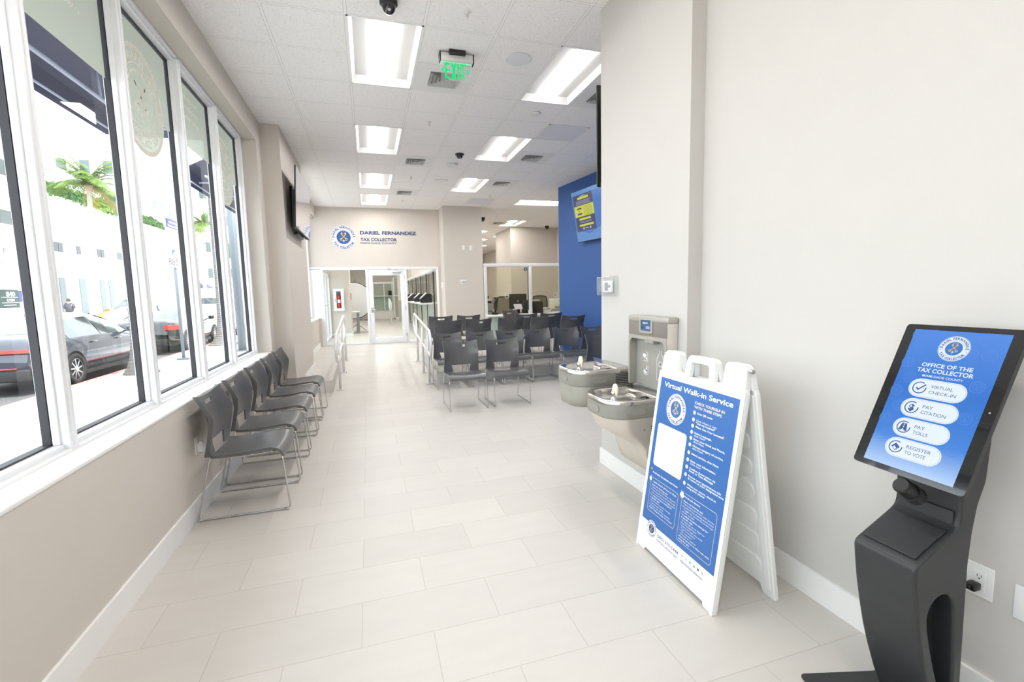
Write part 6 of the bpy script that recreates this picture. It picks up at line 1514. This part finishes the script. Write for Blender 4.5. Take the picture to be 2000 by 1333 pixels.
# palms
def palm(x, y, z0, h_, r0, lean, n, fl, label, seed, droop=1.0, m1='leaf', flare=0.0):
    bk_m = 'bark' if flare else 'bark_light'
    random.seed(seed); t = thing('palm_tree', (x, y, z0), label, 'palm tree')
    pts = [(x + lean[0] * (k / 10) ** 1.5, y + lean[1] * (k / 10) ** 1.5, z0 + h_ * k / 10) for k in range(11)]; rings = []
    for k, p in enumerate(pts):
        f = k / 10; r = r0 * (1 - 0.35 * f) + flare * math.exp(-f * h_ / 0.27)
        rings.append([(p[0] + r * math.cos(2 * PI * j / 16), p[1] + r * math.sin(2 * PI * j / 16), p[2]) for j in range(16)])
    if flare:
        ex_ = []
        for z in (0.0, 0.15, 0.3, 0.5, 0.75, 1.0): r = r0 + flare * math.exp(-z / 0.27); ex_.append([(x + r * math.cos(2 * PI * j / 16), y + r * math.sin(2 * PI * j / 16), z0 + z) for j in range(16)])
        rings = ex_ + [g for g in rings if g[0][2] > z0 + 1.05]
    part('trunk', MB().loft(rings, cap1=True), bk_m, t)
    top = Vector(pts[-1]); fm = MB(); ym = MB()
    for i in range(n):
        az = 2 * PI * i / n + random.uniform(-.2, .2); el = random.uniform(-0.35, 1.25) if i % 3 else random.uniform(0.2, 1.35); L_ = fl * random.uniform(.8, 1.1)
        d = Vector((math.cos(az) * math.cos(el), math.sin(az) * math.cos(el), math.sin(el))); P = [top]; v = d.copy(); S = 12
        for s in range(S): P.append(P[-1] + v * (L_ / S)); v = (v + Vector((0, 0, -0.135 * droop))).normalized()
        tgt = ym if el < -0.05 else fm; tgt.tube([tuple(p) for p in P], 0.03, 5, r_end=0.006)
        side = d.cross(Vector((0, 0, 1))).normalized()
        for s in range(1, S * 5):
            f = s / (S * 5); k = min(int(f * S), S - 1); p = P[k].lerp(P[k + 1], f * S - k); tn = (P[k + 1] - P[k]).normalized(); ll = fl * 0.27 * math.sin(PI * min(1, f * 0.93 + 0.09)) ** 0.7
            for sg in (-1, 1):
                e_ = (side * sg * 0.75 + tn * 0.55 + Vector((0, 0, -0.45 * droop + random.uniform(-.2, .2)))).normalized() * ll; wv = tn * 0.017
                tgt.add([tuple(p - wv), tuple(p + wv), tuple(p + e_ * .6 + wv * .7 + Vector((0, 0, -.02))), tuple(p + e_)], [(0, 1, 2, 3)])
    part('fronds', fm, m1, t)
    if ym.v: part('dry_fronds', ym, 'leaf_yellow', t)
    part('crown_base', MB().lathe([(0.04, -0.6), (r0 * 0.9, -0.35), (r0 * 1.25, -0.1), (r0 * 0.8, 0.25), (0.02, 0.5)], tuple(top), 14), 'wood', t)
    return t
palm(-17.0, 37.05, SZ, 9.1, 0.19, (0.0, 0.70), 32, 2.85, 'tall palm across the street seen whole through the second window bay', 3)
palm(-4.66, 11.55, SZ, 8.5, 0.12, (0, 0.05), 16, 2.6, 'palm on the near sidewalk whose flared trunk base stands by the grey sedan', 5, flare=0.20)
palm(-4.68, 17.5, SZ, 8.5, 0.12, (0, 0.05), 16, 2.6, 'palm on the near sidewalk with flared base beside the black sedan', 6, flare=0.34)
palm(-17.0, 58.4, SZ, 9.8, 0.20, (0.0, 1.1), 22, 3.3, 'palm across the street seen through the fourth window bay', 8)
palm(-21.4, 48.4, 6.2, 1.3, 0.10, (0, 0), 14, 1.3, 'small yellowish palm on the terrace of the white parking building', 9, m1='leaf_yellow')
random.seed(11)

# parked cars and traffic
def car(label, paint, L_=4.65, W_=1.80, H_=1.43, van=False, bar=False, name='car'):
    t = thing(name, (0, 0, 0), label, 'car'); hw = W_ / 2; s = L_ / 4.65; hs = H_ / 1.43
    if not van:
        st_ = [(0, .50, .62, 0), (.05, .28, .86, 0), (.16, .24, 1.00, 0), (.45, .22, 1.035, 0), (.62, .22, 1.06, 1), (.95, .22, 1.20, 1), (1.3, .22, 1.34, 1), (1.7, .22, 1.415, 1), (2.1, .22, 1.43, 1), (2.5, .22, 1.40, 1), (2.85, .22, 1.30, 1), (3.2, .22, 1.12, 1), (3.45, .22, .985, 1), (3.6, .22, .96, 0), (4.0, .22, .92, 0), (4.35, .24, .84, 0), (4.55, .28, .72, 0), (4.65, .42, .58, 0)]
    else:
        st_ = [(0, .50, .80, 0), (.05, .30, 1.2, 1), (.15, .24, 1.42, 1), (.5, .22, 1.45, 1), (1.2, .22, 1.46, 1), (2.0, .22, 1.46, 1), (2.6, .22, 1.43, 1), (2.95, .22, 1.30, 1), (3.3, .22, 1.12, 1), (3.45, .22, 1.03, 1), (3.6, .22, 1.0, 0), (4.0, .22, .97, 0), (4.4, .24, .90, 0), (4.55, .28, .78, 0), (4.65, .42, .62, 0)]
    rings = []; info = []
    for (y, zb, zt, g) in st_:
        e = min(1, min(y, 4.65 - y) / 0.5); wf = hw * (0.80 + 0.20 * math.sin(PI / 2 * min(1, e))); belt = 0.93 - 0.03 * (y / 4.65) if zt > 0.95 else zt - 0.02
        zt *= hs; zb *= hs; belt *= hs
        top = zt; wr = wf * (0.90 - 0.26 * max(0, (zt - belt)) / 0.5)
        half = [(wf * .80, zb), (wf * .96, zb + .05), (wf, zb + (belt - zb) * .40), (wf * 1.0, zb + (belt - zb) * .72), (wf * .955, belt), (wr, max(top - .055, belt + .002)), (wr * .82, top - .008), (wr * .35, top + .012)]
        ring = [(x, y * s, z) for x, z in half] + [(-x, y * s, z) for x, z in half[::-1]]; rings.append(ring); info.append((y, belt, zt, g))
    bd_ = MB().loft(rings, cap0=True, cap1=True); part('body', bd_, paint, t, fix=True)
    gl = MB(); n = 16
    def off(i, k, d): 
        p = Vector(rings[i][k]); c = Vector((0, p.y, 0.7)); q = (p - c).normalized() * d; return tuple(p + q)
    def patch(i0, i1, k0, k1, ins_t=0.0):
        for i in range(i0, i1):
            for k in range(k0, k1): gl.add([off(i, k, .006), off(i + 1, k, .006), off(i + 1, k + 1, .006), off(i, k + 1, .006)], [(0, 1, 2, 3)], 0, True)
    gi = [i for i, q in enumerate(info) if q[3]]
    if not van: a, z = gi[0] + 1, gi[-1] - 1; mid = (a + z) // 2
    else: a, z = gi[0] + 1, gi[-1] - 1; mid = (a + z) // 2
    for (p, q) in ((a, mid), (mid + 0, z)):
        for k in (4, 10):
            for i in range(p, q):
                y0f = 0.05 if i == p else 0.0; y1f = 0.94 if i == q - 1 else 1.0
                P00, P10, P11, P01 = (Vector(off(i, k, .006)), Vector(off(i + 1, k, .006)), Vector(off(i + 1, k + 1, .006)), Vector(off(i, k + 1, .006)))
                A0, A1 = P00.lerp(P10, y0f), P00.lerp(P10, y1f); B0, B1 = P01.lerp(P11, y0f), P01.lerp(P11, y1f)
                gl.add([tuple(A0.lerp(B0, .06)), tuple(A1.lerp(B1, .06)), tuple(A1.lerp(B1, .92)), tuple(A0.lerp(B0, .92))], [(0, 1, 2, 3)], 0, True)
    rear = (gi[0], gi[0] + 2) if not van else (gi[0], gi[0] + 1)
    patch(rear[0], rear[1], 5, 10); patch(gi[-1] - 3, gi[-1], 5, 10)
    part('window_glass', gl, 'car_glass', t)
    for y in (.98 * s, 3.72 * s):
        for sg in (-1, 1):
            xo = sg * (hw + 0.018); wl2 = part('wheel', MB().lathe([(0.20, -0.11), (0.30, -0.11), (0.325, -0.07), (0.325, 0.07), (0.30, 0.11), (0.22, 0.11), (0.21, 0.07), (0.21, -0.05), (0.0, -0.05)], (xo - sg * 0.10, y, 0.325), 28, axis='x'), 'tyre', t, fix=True)
            rm = MB().lathe([(0.205, 0.0), (0.225, 0.006), (0.225, 0.012), (0.20, 0.012)], (xo - sg * 0.0 - (0.012 if sg > 0 else 0.0), y, 0.325), 28, axis='x')
            for k in range(9):
                a_ = 2 * PI * k / 9; a2 = a_ + 0.22; c_ = (xo - sg * 0.01, y, 0.325)
                q = [(c_[0], y + r * math.cos(an), 0.325 + r * math.sin(an)) for r, an in ((0.03, a_ - .5), (0.21, a2 - .07), (0.21, a2 + .07), (0.03, a_ + .5))]
                rm.add(q + [(p[0] - sg * .03, p[1], p[2]) for p in q], [(0, 1, 2, 3), (0, 4, 5, 1), (2, 6, 7, 3)])
            rm.cyl((xo - sg * .02, y, .325), (xo + sg * .002, y, .325), 0.05, n=14); part('rim', rm, 'rim', wl2)
            part('wheel_arch', MB().tube([(sg * (hw - .012), y + 0.375 * math.cos(PI * k / 14), 0.32 + 0.375 * math.sin(PI * k / 14)) for k in range(15)], 0.028, 6), 'black', t)
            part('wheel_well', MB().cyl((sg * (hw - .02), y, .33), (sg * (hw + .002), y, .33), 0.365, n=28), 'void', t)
    for sg in (-1, 1):
        part('tail_light', MB().prism([(sg * hw * .98, 0.42 * s), (sg * hw * 1.008, 0.32 * s), (sg * hw * .93, 0.06), (sg * hw * .80, -0.012), (sg * hw * (.05 if bar else .70), -0.02), (sg * hw * (.05 if bar else .70), 0.03), (sg * hw * .75, 0.10)][::sg], 'z', (.77 if bar else .74) * hs, (.83 if bar else .88) * hs), 'tail_red', t, fix=True)
        part('head_light', MB().prism([(sg * hw * .93, L_ - 0.42), (sg * hw * .99, L_ - 0.45), (sg * hw * .88, L_ - 0.08), (sg * hw * .50, L_ + 0.0), (sg * hw * .52, L_ - 0.10)][::sg], 'z', .62 * hs, .74 * hs), 'lamp_clear', t, fix=True)
        part('side_mirror', MB().rbox(sg * (hw + .02), 3.05 * s, .93 * hs, sg * (hw + .20), 3.17 * s, 1.06 * hs, .03, 3).tube([(sg * (hw - .08), 3.12 * s, .93 * hs), (sg * (hw + .06), 3.12 * s, .96 * hs)], .02, 6), paint, t)
        for y in (1.62, 2.62): part('door_handle', MB().rbox(sg * (hw - .01), y * s, .80 * hs, sg * (hw + .025), (y + .18) * s, .83 * hs, .008), paint, t)
        part('sill', MB().box(sg * (hw * .86), 1.35 * s, .18, sg * (hw * .985), 3.3 * s, .26), 'black_matte', t)
    part('rear_bumper', MB().rbox(-hw * .80, -0.035, .26, hw * .80, .12, .48, .03), 'black_matte', t)
    part('front_bumper', MB().rbox(-hw * .78, L_ - .12, .24, hw * .78, L_ + .03, .42, .03), 'black_matte', t)
    part('grille', MB().rbox(-hw * .5, L_ - .10, .46, hw * .5, L_ + .02, .66, .02), 'black', t)
    part('number_plate', MB().rbox(-.16, -.03, .56, .16, -.005, .70, .004), 'device_white', t); bar and part('brake_strip', MB().rbox(-hw * .62, -.045, .49, hw * .62, -.02, .51, .004), 'tail_red', t)
    if not van: part('roof_fin', MB().prism([(1.35 * s, H_ - .06), (1.55 * s, H_ - .0), (1.42 * s, H_ + .07), (1.37 * s, H_ + .06)], 'x', -.02, .02), paint, t)
    return t
def place(t, x, y, rz): t.location = (x, y, RZ); t.rotation_euler = (0, 0, rz)
place(car('dark grey sedan parked nearest at the kerb, its rear wheel in view', 'paint_grey', bar=True), -6.52, 10.27, 0)
place(car('black sedan parked ahead of the grey one, with a red tail light in view', 'paint_black'), -6.54, 16.35, 0)
place(car('white car parked farther along the near kerb behind the light blue pole', 'paint_white', van=True, H_=1.7), -6.54, 22.6, 0)
place(car('orange taxi van coming towards the windows beyond the grey sedan roof', 'orange', van=True, H_=1.75), -11.4, 31.0, PI)
place(car('white sedan driving in the street just right of the orange taxi', 'paint_white'), -9.2, 21.2, 0)
place(car('white car in the far lane in front of the glass fronted building', 'paint_white', H_=1.5), -13.5, 42.0, 0)

# signs and posts on the near sidewalk
ps = thing('parking_sign', (-4.6, 13.75, SZ), 'white and purple parking notice on a grey post, numbered 885', 'sign')
part('sign_post', MB().tube([(-4.6, 13.72, SZ), (-4.6, 13.72, 3.6)], 0.035, 10).rbox(-4.72, 13.6, SZ, -4.48, 13.84, SZ + .05, .01), 'pole_blue', ps)
part('sign_board', MB().box(-4.575, 13.30, 2.74, -4.56, 14.20, 3.48), 'device_white', ps)
b = Board((-4.5595, 13.75, 3.11), (0, 1, 0), (0, 0, 1)); b.rect(-0.45, 0.15, 0.45, 0.37, 'sign_purple', 1); b.text('Park & Pay', 0, 0.27, 0.06, 'print_white', 2, align='c', width=.5, bold=.02); b.text('Parking Here', 0, 0.18, 0.06, 'print_white', 2, align='c', width=.66, bold=.02)
b.rline(-0.44, -0.36, 0.44, 0.13, .02, .012, 'sign_purple', 1); b.rect(-0.22, -.12, -.14, -.04, 'print_grey', 2); b.rect(0.0, -.14, .16, -.03, 'print_grey', 2); b.rect(.2, -.34, .42, .12, 'glass_green_solid', 2); b.build('lettering', ps)
part('number_board', MB().box(-4.572, 13.20, 2.30, -4.562, 13.95, 2.60), 'device_white', ps); b = Board((-4.5615, 13.56, 2.36), (0, 1, 0), (0, 0, 1)); b.text('885', 0, 0, 0.17, 'print_black', 1, align='c', width=.60); b.build('number', ps)
gs = thing('street_sign', (-4.6, 19.2, SZ), 'green street name sign on a thin post seen through the last window bay', 'sign')
part('sign_board', MB().box(-4.61, 18.75, 2.92, -4.58, 19.85, 3.42), 'green_print', gs); part('sign_post', MB().tube([(-4.6, 19.15, SZ), (-4.6, 19.15, 3.45)], .03, 8), 'pole_blue', gs); b = Board((-4.578, 19.3, 3.17), (0, 1, 0), (0, 0, 1)); b.rect(-.4, .05, .4, .12, 'print_white', 1); b.rect(-.3, -.12, .35, -.06, 'print_white', 1); b.build('print', gs)
pl = thing('street_pole', (-3.6, 15.2, SZ), 'light blue-grey round pole on the sidewalk at the end of the windows', 'pole'); part('pole_shaft', MB().tube([(-3.6, 15.2, SZ), (-3.6, 15.2, 6.0)], .11, 16), 'pole_blue', pl); part('base_plate', MB().rbox(-3.80, 15.0, SZ, -3.40, 15.4, SZ + .03, .005), 'pole_blue', pl)
#pl = thing('street_pole', (-4.0, 12.2, SZ), 'thin grey post with a square foot plate on the sidewalk behind the third window', 'pole'); part('pole_shaft', MB().tube([(-4.0, 12.2, SZ), (-4.0, 12.2, 4.4)], .05, 12), 'pole_blue', pl); part('base_plate', MB().rbox(-4.16, 12.05, SZ, -3.84, 12.35, SZ + .12, .01), 'pole_blue', pl)

# awnings outside the windows
def awning(y0, y1, label, wall=True):
    t = thing('window_awning', (-1.62, y0, 4.4), label, 'awning'); xo = -3.02; zv0, zv1 = 3.58, 3.86
    part('canopy', MB().prism([(-1.63, 4.60), (xo, zv1), (xo, zv1 - 0.02), (-1.63, 4.57)], 'y', y0, y1), 'awning', t)
    part('valance', MB().box(xo - .01, y0, zv0, xo + .005, y1, zv1), 'awning', t)
    part('end_panel', MB().prism([(-1.63, 4.58), (xo, zv1 - .01), (xo, zv0), (-1.63, zv0)], 'y', y1 - .008, y1), 'awning', t)
    part('awning_frame', MB().tube([(-2.70, y0, 3.72), (-2.70, y1, 3.72)], .022, 8).tube([(-2.95, y0, 3.62), (-2.95, y1, 3.62)], .014, 8).tube([(-1.64, y0 + .3, 3.7), (-2.9, y0 + .3, 3.66)], .016, 8).tube([(-1.64, (y0 + y1) / 2, 3.7), (-2.9, (y0 + y1) / 2, 3.66)], .016, 8).tube([(-1.64, y1 - .05, 3.7), (-2.9, y1 - .05, 3.66)], .016, 8)
         .tube([(-2.7, y1 - .8, 3.72), (-2.72, y1 - .8, 4.0)], .012, 6), 'awning_light', t)
awning(-1.0, 7.25, 'navy fabric awning with pale tube frame above the nearer windows'); awning(9.9, 13.6, 'second navy awning farther along the facade, seen through the fourth bay')

# pedestrian across the street, seen from behind
pd = thing('person', (-18.4, 36.9, SZ), 'pedestrian in a dark shirt and pale trousers walking away on the far sidewalk', 'person')
me = bpy.data.meshes.new('body'); J = [(0, 0, .95), (0, 0, 1.20), (0, 0, 1.42), (0, 0, 1.50), (0, 0.0, 1.62), (.20, 0, 1.40), (.27, -.02, 1.14), (.24, .08, .90), (-.20, 0, 1.40), (-.27, .02, 1.14), (-.24, .10, .90), (.10, 0, .88), (.11, .06, .48), (.11, .02, .06), (.11, .14, .03), (-.10, 0, .88), (-.11, -.02, .48), (-.11, -.10, .08), (-.11, .02, .03)]
Ed = [(0, 1), (1, 2), (2, 3), (3, 4), (2, 5), (5, 6), (6, 7), (2, 8), (8, 9), (9, 10), (0, 11), (11, 12), (12, 13), (13, 14), (0, 15), (15, 16), (16, 17), (17, 18)]
Rr = [.15, .155, .15, .06, .10, .07, .045, .035, .07, .045, .035, .095, .06, .045, .04, .095, .06, .045, .04]
me.from_pydata(J, Ed, []); bo = bpy.data.objects.new('body', me); C.objects.link(bo); bo.parent = pd
sk = bo.modifiers.new('skin', 'SKIN'); me.skin_vertices.new() if not me.skin_vertices else None
for i, r in enumerate(Rr): me.skin_vertices[0].data[i].radius = (r, r)
me.skin_vertices[0].data[0].use_root = True; bo.modifiers.new('sub', 'SUBSURF').levels = 2; bo.modifiers['sub'].render_levels = 2; me.materials.append(M['skin'])
def tubepart(nm, segs, m_): 
    mb = MB()
    for pts, r0, r1 in segs: mb.tube([(p[0] - 18.4, p[1] + 36.9, p[2] + SZ) for p in pts], r0, 12, r_end=r1)
    return part(nm, mb, m_, pd)
tubepart('shirt', [([(0, 0, .90), (0, 0, 1.15), (0, 0, 1.44)], .20, .19), ([(.17, 0, 1.42), (.25, -.01, 1.25), (.27, -.02, 1.14)], .085, .065), ([(-.17, 0, 1.42), (-.25, .01, 1.25), (-.27, .02, 1.14)], .085, .065), ([(-.17, 0, 1.42), (.17, 0, 1.42)], .09, .09)], 'shirt')
tubepart('trousers', [([(.09, 0, .95), (.11, .05, .50), (.11, .02, .10)], .115, .07), ([(-.09, 0, .95), (-.11, -.02, .50), (-.11, -.09, .12)], .115, .07), ([(0, 0, .84), (0, 0, .96)], .19, .19)], 'trousers')
part('hair', MB().lathe([(0.0, 1.80), (.06, 1.785), (.10, 1.72), (.108, 1.65), (.09, 1.60), (0.0, 1.60)], (-18.4, 36.9, SZ), 14), 'hair', pd)
